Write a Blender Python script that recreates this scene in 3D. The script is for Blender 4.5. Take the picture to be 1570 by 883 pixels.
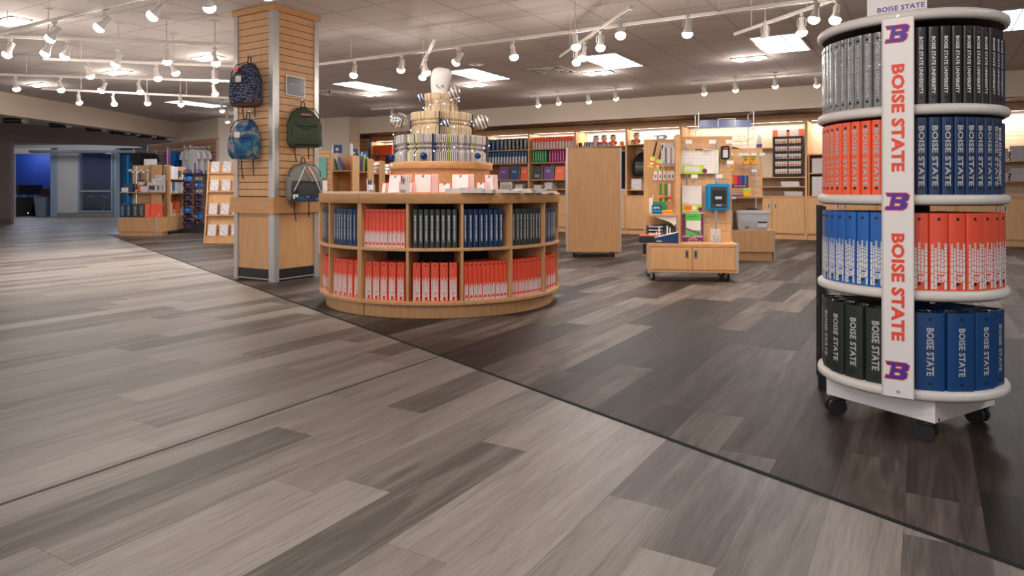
import bpy, bmesh, math, random
from mathutils import Vector, Matrix
R = math.radians
PI = math.pi
rnd = random.Random(7)
S = bpy.context.scene
for o in list(bpy.data.objects): bpy.data.objects.remove(o)

# ------------------------------------------------------------------ camera, world, exposure
FPX, HZ, EYE, YAW = 1068.0, 294.0, 0.95, 30.7
sn, cs = math.sin(R(YAW)), math.cos(R(YAW))
cam_d = bpy.data.cameras.new('camera'); cam = bpy.data.objects.new('camera', cam_d)
S.collection.objects.link(cam); S.camera = cam
cam.location = (0, 0, EYE); cam.rotation_euler = (PI/2, 0, R(YAW))
cam_d.sensor_width = 36; cam_d.lens = FPX/1570*36
cam_d.shift_y = (HZ-441.5)/1570
cam_d.clip_start = .05; cam_d.clip_end = 200
W_ = bpy.data.worlds.new('world'); S.world = W_; W_.use_nodes = True
W_.node_tree.nodes['Background'].inputs[0].default_value = (1.0, .93, .90, 1)
W_.node_tree.nodes['Background'].inputs[1].default_value = .85
S.view_settings.view_transform = 'Standard'; S.view_settings.look = 'None'
S.view_settings.gamma = 1; S.view_settings.use_curve_mapping = False
S.view_settings.exposure = 0.2
SPOT_W, PAIR_W, PANEL_E, TUBE_E, AREA_W = 31.0, 5.5, 9.0, 6.0, 60.0
WARM = (1.0, .885, .775)

def ray(px, py):
    u = (px-785)/FPX; v = (HZ-py)/FPX
    return (-sn+u*cs, cs+u*sn, v)
def pt(px, py, d):                       # the place in the room seen at a pixel of the photo, d metres deep
    r = ray(px, py); return Vector((r[0]*d, r[1]*d, EYE+r[2]*d))
def onz(px, py, z=0):
    r = ray(px, py); return pt(px, py, (z-EYE)/r[2])
def ony(px, Y):
    r = ray(px, 0); return r[0]*Y/r[1]
def zat(px, py, Y):
    r = ray(px, py); return EYE+r[2]*Y/r[1]

# ------------------------------------------------------------------ materials
def mat(name, col, rough=.5, metal=0, noise=None, emit=None, bump=0, spec=None, alpha=None, coat=0):
    m = bpy.data.materials.new(name); m.use_nodes = True
    nt = m.node_tree; b = nt.nodes['Principled BSDF']
    c = tuple(col)+(1,)
    b.inputs['Base Color'].default_value = c; b.inputs['Roughness'].default_value = rough
    b.inputs['Metallic'].default_value = metal
    if coat: b.inputs['Coat Weight'].default_value = coat; b.inputs['Coat Roughness'].default_value = .12
    if spec is not None: b.inputs['Specular IOR Level'].default_value = spec
    if emit: b.inputs['Emission Color'].default_value = tuple(emit[:3])+(1,); b.inputs['Emission Strength'].default_value = emit[3]
    if alpha is not None: b.inputs['Alpha'].default_value = alpha
    sc, am = noise or (40, .06)
    tc = nt.nodes.new('ShaderNodeTexCoord'); n = nt.nodes.new('ShaderNodeTexNoise')
    n.inputs['Scale'].default_value = sc; n.inputs['Detail'].default_value = 3
    nt.links.new(tc.outputs['Object'], n.inputs['Vector'])
    mx = nt.nodes.new('ShaderNodeMix'); mx.data_type = 'RGBA'
    mx.inputs[6].default_value = tuple(x*(1-am) for x in col)+(1,)
    mx.inputs[7].default_value = tuple(min(1, x*(1+am)) for x in col)+(1,)
    nt.links.new(n.outputs['Fac'], mx.inputs[0]); nt.links.new(mx.outputs[2], b.inputs['Base Color'])
    if bump:
        bp = nt.nodes.new('ShaderNodeBump'); bp.inputs['Strength'].default_value = bump; bp.inputs['Distance'].default_value = .01
        nt.links.new(n.outputs['Fac'], bp.inputs['Height']); nt.links.new(bp.outputs[0], b.inputs['Normal'])
    return m
def nodes_of(m): return m.node_tree, m.node_tree.nodes['Principled BSDF']
def wood(name, c1, c2, rough=.42, axis='Z', scale=6):
    m = mat(name, c1, rough); nt, b = nodes_of(m)
    for l in list(b.inputs['Base Color'].links): nt.links.remove(l)
    g = nt.nodes.new('ShaderNodeNewGeometry'); mp = nt.nodes.new('ShaderNodeMapping')
    s = [scale*4]*3; s['XYZ'.index(axis)] = scale*.35
    mp.inputs['Scale'].default_value = s
    nt.links.new(g.outputs['Position'], mp.inputs['Vector'])
    n = nt.nodes.new('ShaderNodeTexNoise'); n.inputs['Scale'].default_value = 1.6; n.inputs['Detail'].default_value = 5; n.inputs['Roughness'].default_value = .6
    nt.links.new(mp.outputs[0], n.inputs['Vector'])
    cr = nt.nodes.new('ShaderNodeValToRGB'); cr.color_ramp.elements[0].position = .3; cr.color_ramp.elements[1].position = .7
    cr.color_ramp.elements[0].color = tuple(c1)+(1,); cr.color_ramp.elements[1].color = tuple(c2)+(1,)
    nt.links.new(n.outputs['Fac'], cr.inputs[0]); nt.links.new(cr.outputs[0], b.inputs['Base Color'])
    return m
def planks(name, cols, rough=.42, w=.2, L=1.42, seed=0.0, spec_=.35):
    m = mat(name, cols[0], rough); nt, b = nodes_of(m)
    for l in list(b.inputs['Base Color'].links): nt.links.remove(l)
    N, K = nt.nodes.new, nt.links.new
    g = N('ShaderNodeNewGeometry'); sp = N('ShaderNodeSeparateXYZ'); K(g.outputs['Position'], sp.inputs[0])
    def mth(op, a, c=None, d=None):
        x = N('ShaderNodeMath'); x.operation = op
        for i, v in enumerate((a, c, d)):
            if v is None: continue
            if isinstance(v, (int, float)): x.inputs[i].default_value = v
            else: K(v, x.inputs[i])
        return x.outputs[0]
    xs = mth('DIVIDE', mth('ADD', sp.outputs[0], 100+seed+.054), w)
    row = mth('FLOOR', xs); fx = mth('FRACT', xs)
    wn = N('ShaderNodeTexWhiteNoise'); wn.noise_dimensions = '1D'; K(row, wn.inputs['W'])
    ys = mth('ADD', mth('DIVIDE', mth('ADD', sp.outputs[1], 50), L), wn.outputs['Value'])
    idx = mth('FLOOR', ys); fy = mth('FRACT', ys)
    cv = N('ShaderNodeCombineXYZ'); K(row, cv.inputs[0]); K(idx, cv.inputs[1]); cv.inputs[2].default_value = seed
    w2 = N('ShaderNodeTexWhiteNoise'); w2.noise_dimensions = '3D'; K(cv.outputs[0], w2.inputs['Vector'])
    b.inputs['Specular IOR Level'].default_value = spec_
    # grain: stretched noise shifted per plank
    off = N('ShaderNodeVectorMath'); off.operation = 'SCALE'; K(w2.outputs['Color'], off.inputs[0]); off.inputs['Scale'].default_value = 37
    ad = N('ShaderNodeVectorMath'); ad.operation = 'ADD'; K(g.outputs['Position'], ad.inputs[0]); K(off.outputs[0], ad.inputs[1])
    def grain(sx, sy, sc, det, dist=0):
        mp = N('ShaderNodeMapping'); mp.inputs['Scale'].default_value = (sx, sy, 1); K(ad.outputs[0], mp.inputs['Vector'])
        n = N('ShaderNodeTexNoise'); n.inputs['Scale'].default_value = sc; n.inputs['Detail'].default_value = det
        n.inputs['Roughness'].default_value = .62; n.inputs['Distortion'].default_value = dist
        K(mp.outputs[0], n.inputs['Vector']); return n.outputs['Fac']
    g1 = grain(9, .9, 1.3, 4, .8); g2 = grain(130, 5.0, 1.5, 6, .3)
    cr = N('ShaderNodeValToRGB'); el = cr.color_ramp.elements
    el[0].position = 0; el[0].color = tuple(cols[0])+(1,); el[1].position = 1; el[1].color = tuple(cols[-1])+(1,)
    for i, c in enumerate(cols[1:-1]):
        e = el.new((i+1)/(len(cols)-1)); e.color = tuple(c)+(1,)
    t = mth('ADD', mth('MULTIPLY', w2.outputs['Value'], .95), mth('MULTIPLY', mth('SUBTRACT', g1, .49), 1.5))
    K(t, cr.inputs[0]); g3 = grain(26, 1.1, 1.4, 3, 1.6)
    mr = N('ShaderNodeMapRange'); mr.inputs['From Min'].default_value = .52; mr.inputs['From Max'].default_value = .68; mr.inputs['To Min'].default_value = 1; mr.inputs['To Max'].default_value = .74; K(g3, mr.inputs['Value'])
    fac = mth('MULTIPLY', mr.outputs[0], mth('ADD', .56, mth('MULTIPLY', g2, .90)))
    vm = N('ShaderNodeVectorMath'); vm.operation = 'SCALE'; K(cr.outputs[0], vm.inputs[0]); K(fac, vm.inputs['Scale'])
    # seams
    ex = mth('MULTIPLY', mth('LESS_THAN', fx, .012), .35); ey = mth('MULTIPLY', mth('LESS_THAN', fy, .0022), .35)
    sm = mth('SUBTRACT', 1, mth('MAXIMUM', ex, ey))
    v2 = N('ShaderNodeVectorMath'); v2.operation = 'SCALE'; K(vm.outputs[0], v2.inputs[0]); K(sm, v2.inputs['Scale'])
    K(v2.outputs[0], b.inputs['Base Color'])
    K(mth('ADD', rough-.1, mth('MULTIPLY', g2, .2)), b.inputs['Roughness'])
    bp = N('ShaderNodeBump'); bp.inputs['Strength'].default_value = .12; bp.inputs['Distance'].default_value = .004
    K(g2, bp.inputs['Height']); K(bp.outputs[0], b.inputs['Normal'])
    return m
def ceiling_mat():
    m = mat('ceiling_tiles', (.60, .56, .54), .85); nt, b = nodes_of(m)
    N, K = nt.nodes.new, nt.links.new
    for l in list(b.inputs['Base Color'].links): nt.links.remove(l)
    g = N('ShaderNodeNewGeometry'); sp = N('ShaderNodeSeparateXYZ'); K(g.outputs['Position'], sp.inputs[0])
    def mth(op, a, c=None):
        x = N('ShaderNodeMath'); x.operation = op
        for i, v in enumerate((a, c)):
            if v is None: continue
            if isinstance(v, (int, float)): x.inputs[i].default_value = v
            else: K(v, x.inputs[i])
        return x.outputs[0]
    def line(o, off):
        f = mth('FRACT', mth('DIVIDE', mth('ADD', o, off), .607))
        a = mth('ABSOLUTE', mth('SUBTRACT', f, .5))
        return mth('GREATER_THAN', a, .4895), mth('GREATER_THAN', a, .481)
    lx, kx = line(sp.outputs[0], 1.938+60.7); ly, ky = line(sp.outputs[1], 60.7-9.22)
    inner = mth('MAXIMUM', lx, ly); outer = mth('MAXIMUM', kx, ky)
    n = N('ShaderNodeTexNoise'); n.inputs['Scale'].default_value = 60; n.inputs['Detail'].default_value = 4; K(g.outputs['Position'], n.inputs['Vector'])
    c1 = N('ShaderNodeMix'); c1.data_type = 'RGBA'; c1.inputs[6].default_value = (.53, .485, .475, 1); c1.inputs[7].default_value = (.59, .545, .535, 1); K(n.outputs['Fac'], c1.inputs[0])
    c2 = N('ShaderNodeMix'); c2.data_type = 'RGBA'; K(outer, c2.inputs[0]); K(c1.outputs[2], c2.inputs[6]); c2.inputs[7].default_value = (.15, .125, .125, 1)
    c3 = N('ShaderNodeMix'); c3.data_type = 'RGBA'; K(inner, c3.inputs[0]); K(c2.outputs[2], c3.inputs[6]); c3.inputs[7].default_value = (.56, .52, .51, 1)
    K(c3.outputs[2], b.inputs['Base Color'])
    return m
def pattern(name, kind, cols, scale, rough=.6):
    m = mat(name, cols[0], rough); nt, b = nodes_of(m)
    for l in list(b.inputs['Base Color'].links): nt.links.remove(l)
    N, K = nt.nodes.new, nt.links.new
    tc = N('ShaderNodeTexCoord'); mp = N('ShaderNodeMapping'); K(tc.outputs['Object'], mp.inputs[0])
    cr = N('ShaderNodeValToRGB')
    if kind == 'dash':
        mp.inputs['Rotation'].default_value = (PI/2, 0, 0)
        t = N('ShaderNodeTexVoronoi'); t.inputs['Scale'].default_value = scale; mp.inputs['Scale'].default_value = (1, 2.2, 1); out = t.outputs['Distance']
        cr.color_ramp.interpolation = 'CONSTANT'; pos = [0, .33]
    elif kind == 'speck':
        t = N('ShaderNodeTexVoronoi'); t.inputs['Scale'].default_value = scale; out = t.outputs['Distance']; pos = [.25, .45]
    else:
        t = N('ShaderNodeTexNoise'); t.inputs['Scale'].default_value = scale; t.inputs['Detail'].default_value = 5; t.inputs['Distortion'].default_value = .8; out = t.outputs['Fac']
        pos = [.3+.4*i/(len(cols)-1) for i in range(len(cols))]
    K(mp.outputs[0], t.inputs['Vector'])
    el = cr.color_ramp.elements
    while len(el) < len(cols): el.new(.5)
    for i, c in enumerate(cols): el[i].position = pos[i]; el[i].color = tuple(c)+(1,)
    K(out, cr.inputs[0]); K(cr.outputs[0], b.inputs['Base Color'])
    return m
M = dict(
 maple=wood('maple', (.54, .29, .125), (.66, .375, .175)),
 mapleh=wood('maple_edge', (.50, .25, .10), (.62, .34, .15), axis='X'),
 slat=wood('slatwall_maple', (.56, .31, .15), (.66, .39, .20), .5),
 palewood=wood('pale_slatwall', (.74, .58, .41), (.80, .65, .47), .5),
 brownslat=wood('brown_slatwall', (.44, .22, .13), (.54, .28, .175), .65),
 metal=mat('brushed_aluminium', (.52, .51, .50), .38, .55),
 chrome=mat('chrome_wire', (.7, .7, .7), .2, .9),
 wmetal=mat('white_enamel', (.74, .70, .67), .4),
 lampw=mat('lamp_housing_white', (.60, .57, .55), .45), track=mat('track_white', (.50, .47, .455), .5), ivory2=mat('dark_ivory_pages', (.60, .44, .28), .8), greyp2=mat('darker_print_pages', (.40, .38, .40), .7),  # greyp2: darker grey pages mixed in at random
 white=mat('white_plastic', (.76, .72, .71), .4),
 whitep=mat('white_laminate', (.86, .83, .83), .35, noise=(6, .03)),
 paper=mat('paper', (.74, .69, .68), .7),
 ivory=mat('aged_book_pages', (.90, .72, .50), .75, noise=(25, .16)),
 greyp=mat('glossy_magazine_pages', (.66, .62, .62), .6, noise=(30, .25)),
 black=mat('black_plastic', (.014, .014, .016), .4),
 dark=mat('dark_recess', (.018, .018, .022), .8),
 rubber=mat('black_rubber', (.012, .012, .014), .55),
 groove=mat('painted_groove_shade', (.05, .04, .04), .7),  # dark backing colour paints the shade inside the slat grooves
 wall=mat('cream_wall', (.70, .61, .51), .8, noise=(3, .02)),
 taupe=mat('taupe_wall', (.24, .185, .175), .8, noise=(3, .03)),
 hallw=mat('pale_hall_wall', (.46, .45, .42), .7),
 stripdark=mat('dark_trim_and_painted_shade', (.035, .026, .024), .6),
 charcoal=mat('charcoal_vinyl', (.042, .050, .054), .34, noise=(50, .15)),
 clearcover=mat('clear_cover_over_grey', (.20, .20, .205), .16, noise=(22, .55), bump=.5, coat=.6),
 blackv=mat('black_vinyl', (.022, .023, .027), .22, noise=(30, .2), bump=.15, coat=.4),
 greenblack=mat('green_black_vinyl', (.020, .028, .026), .34, noise=(30, .12)),
 navy=mat('navy_vinyl', (.012, .042, .125), .33, noise=(30, .12)),
 royal=mat('royal_blue_vinyl', (.009, .062, .21), .3, noise=(30, .1)),
 blue=mat('bright_blue_vinyl', (.01, .12, .46), .28),
 red=mat('red_orange_vinyl', (.84, .095, .045), .35, noise=(20, .08)),
 orange=mat('orange_vinyl', (.95, .125, .045), .35, noise=(20, .06)),
 green=mat('green_vinyl', (.01, .28, .07), .4), magenta=mat('magenta_vinyl', (.42, .015, .17), .4),
 purple=mat('purple_cover', (.16, .065, .27), .4), pink=mat('pale_pink_paper', (.85, .42, .36), .5),
 silver=mat('silver_lettering', (.50, .50, .52), .4), lett=mat('white_lettering', (.78, .78, .78), .5),
 signred=mat('red_orange_ink', (.90, .07, .03), .5), inkblue=mat('blue_ink', (.07, .03, .36), .5), inkdark=mat('dark_ink', (.03, .03, .08), .6),
 tag=mat('price_card', (.72, .69, .68), .5), crayon=mat('yellow_carton', (.92, .47, .01), .45),
 lime=mat('lime_card', (.42, .62, .05), .45), cyan=mat('cyan_plastic', (.005, .25, .55), .3),
 plum=mat('plum_card', (.17, .012, .10), .45), dgreen=mat('dark_green_print', (.02, .22, .04), .45),
 olive=mat('olive_fabric', (.040, .058, .032), .85, noise=(60, .2), bump=.3),
 grey=mat('grey_fabric', (.20, .20, .19), .85, noise=(60, .2), bump=.3), dgrey=mat('dark_grey_fabric', (.05, .055, .06), .85, noise=(60, .2)),
 brown=mat('brown_suede', (.10, .042, .022), .85), strap=mat('black_webbing', (.02, .02, .022), .8),
 navyf=mat('navy_fabric', (.014, .022, .07), .85), bluef=mat('blue_fabric', (.015, .15, .50), .85), whitef=mat('white_fabric', (.78, .74, .78), .85),
 skin=mat('tan_plush', (.72, .52, .33), .9), translucent=mat('translucent_plastic', (.80, .80, .84), .25, alpha=.88),
 clear=mat('clear_acrylic', (.75, .75, .78), .08, alpha=.25), lav=mat('lavender_board', (.30, .30, .58), .5),
 teal=mat('teal_card', (.12, .36, .34), .6), screen=mat('monitor_glass', (.01, .015, .03), .15),
 hallblue=mat('blue_painted_wall', (.012, .05, .33), .6), glassblue=mat('blue_glass', (.02, .18, .42), .1),
 tile=mat('base_tile', (.20, .19, .16), .5), frame=mat('window_frame_blue_grey', (.22, .28, .35), .4),
 lamp=mat('lit_lamp', (1, 1, 1), .4, emit=(1, .93, .86, 14)), tube=mat('lit_tube', (1, 1, 1), .4, emit=(1, .97, .93, TUBE_E)),
 panel=mat('lit_lens_panel', (1, 1, 1), .4, emit=(.80, .92, 1.0, 2.1)), fairy=mat('fairy_light', (.6, .6, 1), .3, emit=(.62, .62, 1, 1.6)),
 panelrib=mat('lens_rib', (.55, .62, .68), .4, emit=(.7, .85, 1.0, .55)),
 dl=mat('hall_downlight', (1, 1, 1), .4, emit=(.95, .9, 1, 6)),
 mirror=mat('mirrored_ball', (.62, .60, .60), .12, .95), silverball=mat('silver_ball', (.55, .52, .50), .22, .85),
 blueball=mat('blue_ball', (.005, .03, .22), .12, .3), glitter=mat('silver_band', (.75, .73, .72), .4, .3),
 dashes=pattern('navy_dash_fabric', 'dash', [(.33, .36, .46), (.012, .02, .055)], 60, .85),
 tiedye=pattern('tie_dye_fabric', 'n', [(.006, .012, .07), (.008, .04, .19), (.015, .13, .20), (.34, .24, .26), (.015, .025, .15)], 6, .85),
 speck=pattern('speckled_cover', 'speck', [(.03, .05, .22), (.72, .68, .68)], 60, .5),
 stripes=mat('pale_sheet', (.66, .64, .66), .6), folded=mat('folded_cloth', (.58, .54, .56), .9, noise=(30, .1)),
)
def swirl(name, c1, c2, sc):
    m = mat(name, c1, .25, .3); nt, b = nodes_of(m)
    for l in list(b.inputs['Base Color'].links): nt.links.remove(l)
    tc = nt.nodes.new('ShaderNodeTexCoord'); w = nt.nodes.new('ShaderNodeTexWave'); w.bands_direction = 'DIAGONAL'
    w.inputs['Scale'].default_value = sc; w.inputs['Distortion'].default_value = 1.5
    nt.links.new(tc.outputs['Object'], w.inputs['Vector'])
    cr = nt.nodes.new('ShaderNodeValToRGB'); cr.color_ramp.elements[0].position = .4; cr.color_ramp.elements[1].position = .55
    cr.color_ramp.elements[0].color = tuple(c1)+(1,); cr.color_ramp.elements[1].color = tuple(c2)+(1,)
    nt.links.new(w.outputs['Fac'], cr.inputs[0]); nt.links.new(cr.outputs[0], b.inputs['Base Color']); return m
M['bswirl'] = swirl('blue_white_swirl', (.005, .05, .25), (.7, .75, .8), 14)
M['sswirl'] = swirl('silver_swirl', (.20, .17, .14), (.75, .72, .70), 12)
M['light_floor'] = planks('light_plank_floor', [(.100, .088, .076), (.175, .155, .136), (.240, .210, .188), (.275, .242, .219), (.320, .283, .258)], .46, seed=0)
M['dark_floor'] = planks('dark_plank_floor', [(.023, .0175, .015), (.038, .029, .0255), (.058, .045, .039), (.088, .069, .059), (.150, .121, .104)], .50, seed=11, spec_=.13)
M['ceil'] = ceiling_mat()

# ------------------------------------------------------------------ mesh helpers
class MB:
    def __init__(s): s.v = []; s.f = []; s.m = []; s.ms = []; s.T = Matrix()
    def mi(s, m):
        m = M[m] if isinstance(m, str) else m
        if m not in s.ms: s.ms.append(m)
        return s.ms.index(m)
    def add(s, vs, fs, m):
        k = len(s.v); s.v += [s.T @ Vector(v) for v in vs]; i = s.mi(m)
        for f in fs: s.f.append([a+k for a in f]); s.m.append(i)
        return s
    def box(s, x0, y0, z0, x1, y1, z1, m='maple', b=0):
        if x0 > x1: x0, x1 = x1, x0
        if y0 > y1: y0, y1 = y1, y0
        if z0 > z1: z0, z1 = z1, z0
        if b:
            P = []; 
            for z, i in ((z0, b), (z0+b, 0), (z1-b, 0), (z1, b)):
                c = b if i == 0 else b+0
                e = i
                P.append([(x0+b, y0+e, z), (x1-b, y0+e, z), (x1-e, y0+b, z), (x1-e, y1-b, z), (x1-b, y1-e, z), (x0+b, y1-e, z), (x0+e, y1-b, z), (x0+e, y0+b, z)])
            vs = [q for r in P for q in r]; n = 8
            fs = [[r*n+i, r*n+(i+1) % n, (r+1)*n+(i+1) % n, (r+1)*n+i] for r in range(3) for i in range(n)]
            fs += [list(range(n))[::-1], [3*n+i for i in range(n)]]
            return s.add(vs, fs, m)
        vs = [(x, y, z) for z in (z0, z1) for x, y in ((x0, y0), (x1, y0), (x1, y1), (x0, y1))]
        return s.add(vs, [[3, 2, 1, 0], [4, 5, 6, 7], [0, 1, 5, 4], [1, 2, 6, 5], [2, 3, 7, 6], [3, 0, 4, 7]], m)
    def cyl(s, p0, p1, r0, r1=None, n=16, m='metal', caps=True):
        p0, p1 = Vector(p0), Vector(p1); r1 = r0 if r1 is None else r1
        d = (p1-p0).normalized(); a = d.orthogonal().normalized(); b = d.cross(a)
        vs = [p+(a*math.cos(2*PI*i/n)+b*math.sin(2*PI*i/n))*r for p, r in ((p0, r0), (p1, r1)) for i in range(n)]
        fs = [[i, (i+1) % n, n+(i+1) % n, n+i] for i in range(n)]
        if caps: fs += [list(range(n))[::-1], list(range(n, 2*n))]
        return s.add(vs, fs, m)
    def tube(s, pts, r, n=6, m='metal', closed=False):
        pts = [Vector(p) for p in pts]; L = len(pts); vs = []; prev = None
        for i, p in enumerate(pts):
            d = (pts[(i+1) % L]-pts[i-1]) if closed else (pts[min(i+1, L-1)]-pts[max(i-1, 0)])
            d.normalize()
            a = d.orthogonal().normalized() if prev is None else (prev-d*prev.dot(d)).normalized()
            prev = a; b = d.cross(a)
            vs += [p+(a*math.cos(2*PI*k/n)+b*math.sin(2*PI*k/n))*r for k in range(n)]
        fs = [[i*n+k, i*n+(k+1) % n, ((i+1) % L)*n+(k+1) % n, ((i+1) % L)*n+k] for i in range(L if closed else L-1) for k in range(n)]
        if not closed: fs += [list(range(n))[::-1], [(L-1)*n+k for k in range(n)]]
        return s.add(vs, fs, m)
    def lathe(s, prof, n=32, m='maple', c=(0, 0), a0=0, a1=360):
        full = abs(a1-a0) >= 360; k = n if full else n+1
        vs = [(c[0]+r*math.cos(R(a0+(a1-a0)*i/n)), c[1]+r*math.sin(R(a0+(a1-a0)*i/n)), z) for r, z in prof for i in range(k)]
        fs = [[j*k+i, j*k+(i+1) % k, (j+1)*k+(i+1) % k, (j+1)*k+i] for j in range(len(prof)-1) for i in range(n if full else n)]
        return s.add(vs, fs, m)
    def prism(s, poly, z0, z1, m='maple', T=None):
        n = len(poly); vs = [(x, y, z) for z in (z0, z1) for x, y in poly]
        if T: vs = [T @ Vector(v) for v in vs]
        return s.add(vs, [list(range(n))[::-1], list(range(n, 2*n))]+[[i, (i+1) % n, n+(i+1) % n, n+i] for i in range(n)], m)
    def sphere(s, c, r, n=16, k=10, m='white', sc=(1, 1, 1)):
        vs = [(c[0]+r*sc[0]*math.sin(PI*j/k)*math.cos(2*PI*i/n), c[1]+r*sc[1]*math.sin(PI*j/k)*math.sin(2*PI*i/n), c[2]-r*sc[2]*math.cos(PI*j/k)) for j in range(k+1) for i in range(n)]
        return s.add(vs, [[j*n+i, j*n+(i+1) % n, (j+1)*n+(i+1) % n, (j+1)*n+i] for j in range(k) for i in range(n)], m)
    def blob(s, rings, n=24, m='white', p=2.6):
        # rings: (z, cx, cy, a, b) superellipse sections
        vs = []
        for z, cx, cy, a, b in rings:
            for i in range(n):
                t = 2*PI*i/n; c, d = math.cos(t), math.sin(t)
                vs.append((cx+a*math.copysign(abs(c)**(2/p), c), cy+b*math.copysign(abs(d)**(2/p), d), z))
        k = len(rings)
        fs = [[j*n+i, j*n+(i+1) % n, (j+1)*n+(i+1) % n, (j+1)*n+i] for j in range(k-1) for i in range(n)]
        fs += [list(range(n))[::-1], [(k-1)*n+i for i in range(n)]]
        return s.add(vs, fs, m)
    def mesh(s, name, smooth=None):
        me = bpy.data.meshes.new(name); me.from_pydata([tuple(v) for v in s.v], [], s.f)
        for m in s.ms: me.materials.append(m)
        for p, i in zip(me.polygons, s.m): p.material_index = i
        if smooth:
            bm = bmesh.new(); bm.from_mesh(me); bmesh.ops.remove_doubles(bm, verts=bm.verts, dist=1e-5)
            bmesh.ops.recalc_face_normals(bm, faces=bm.faces)
            bm.to_mesh(me); bm.free()
            for p in me.polygons: p.use_smooth = True
            me.set_sharp_from_angle(angle=R(smooth))
        return me
    def obj(s, name, parent=None, loc=None, rz=0, smooth=None):
        return link(name, s.mesh(name, smooth), parent, loc, rz)
def link(name, me, parent=None, loc=None, rz=0):
    o = bpy.data.objects.new(name, me); S.collection.objects.link(o)
    if parent is not None: o.parent = parent
    if loc is not None: o.location = loc
    if rz: o.rotation_euler = (0, 0, rz)
    return o
def tag(o, label=None, cat=None, group=None, kind=None):
    if label: o['label'] = label
    if cat: o['category'] = cat
    if group: o['group'] = group
    if kind: o['kind'] = kind
    return o
def thing(name, label, cat, loc=(0, 0, 0), rz=0, group=None, kind=None):
    o = bpy.data.objects.new(name, None); S.collection.objects.link(o); o.empty_display_size = .1
    o.location = loc; o.rotation_euler = (0, 0, rz)
    return tag(o, label, cat, group, kind)
KIDS = {}
def kids(o): return [c for c in S.collection.objects if c.parent == o] if o.name not in KIDS else KIDS[o.name]
def dup(o, loc=None, rz=None, label=None, group=None, parent=None, rot=None):
    c = o.copy(); S.collection.objects.link(c); c.parent = parent
    if loc is not None: c.location = loc
    if rz is not None: c.rotation_euler = (0, 0, rz)
    if rot is not None: c.rotation_euler = rot
    if label: c['label'] = label
    if group: c['group'] = group
    for ch in kids(o): dup(ch, parent=c)
    return c
class Proto:                              # builds one of a kind the first time it is placed, copies it afterwards
    def __init__(s, make): s.make = make; s.o = None
    def put(s, loc, rz, label, cat, group=None, rot=None):
        if s.o is None:
            s.o = s.make(); o = s.o; o.location = loc; o.rotation_euler = rot or (0, 0, rz)
            tag(o, label, cat, group)
            def cache(x):
                KIDS[x.name] = [c for c in S.collection.objects if c.parent == x]
                for c in KIDS[x.name]: cache(c)
            cache(o)
            return o
        o = dup(s.o, loc, rz, label, rot=rot)
        o['category'] = cat
        if group: o['group'] = group
        elif 'group' in o: del o['group']
        return o
def struct(mb, name, smooth=None): return tag(mb.obj(name, smooth=smooth), kind='structure')
class Fr:                                 # a fixture's own frame on the floor
    def __init__(s, o, a): s.o = Vector(o); s.a = a; s.c, s.s = math.cos(a), math.sin(a)
    def p(s, x, y, z=0): return Vector((s.o.x+x*s.c-y*s.s, s.o.y+x*s.s+y*s.c, s.o.z+z))
ORD = 'first second third fourth fifth sixth seventh eighth ninth tenth eleventh twelfth thirteenth fourteenth fifteenth sixteenth seventeenth eighteenth'.split()

# lettering
_tx = {}
def text_geo(t, bold=.02):
    if (t, bold) in _tx: return _tx[(t, bold)]
    c = bpy.data.curves.new('lettering', 'FONT'); c.body = t; c.offset = bold; c.resolution_u = 2; c.space_character = 1.05
    o = bpy.data.objects.new('lettering', c); S.collection.objects.link(o)
    dg = bpy.context.evaluated_depsgraph_get(); me = bpy.data.meshes.new_from_object(o.evaluated_get(dg))
    vs = [v.co.copy() for v in me.vertices]; fs = [list(p.vertices) for p in me.polygons]
    bpy.data.objects.remove(o); bpy.data.curves.remove(c); bpy.data.meshes.remove(me)
    x0, x1 = min(v.x for v in vs), max(v.x for v in vs); y0, y1 = min(v.y for v in vs), max(v.y for v in vs)
    vs = [((v.x-x0)/(x1-x0)-.5, (v.y-y0)/(y1-y0)-.5) for v in vs]
    _tx[(t, bold)] = (vs, fs); return _tx[(t, bold)]
def put_text(mb, t, cx, y, cz, L, H, m='lett', down=False, bold=.02):
    # on a face looking towards -y; L along the writing, H letter height
    vs, fs = text_geo(t, bold)
    if down: P = [(cx+v*H, y, cz-u*L) for u, v in vs]
    else: P = [(cx+u*L, y, cz+v*H) for u, v in vs]
    return mb.add(P, fs, m)
B_OUT = [(0, 0), (.92, 0), (1.12, .14), (1.17, .38), (1.05, .5), (1.2, .6), (1.27, .86), (1.13, 1), (.05, 1), (.12, .82), (.36, .82), (.24, .18), (.04, .18)]
B_H1 = [(.52, .62), (.55, .8), (.92, .8), (.89, .62)]
B_H2 = [(.44, .2), (.48, .42), (.83, .42), (.80, .2)]
_bg = {}
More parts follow.
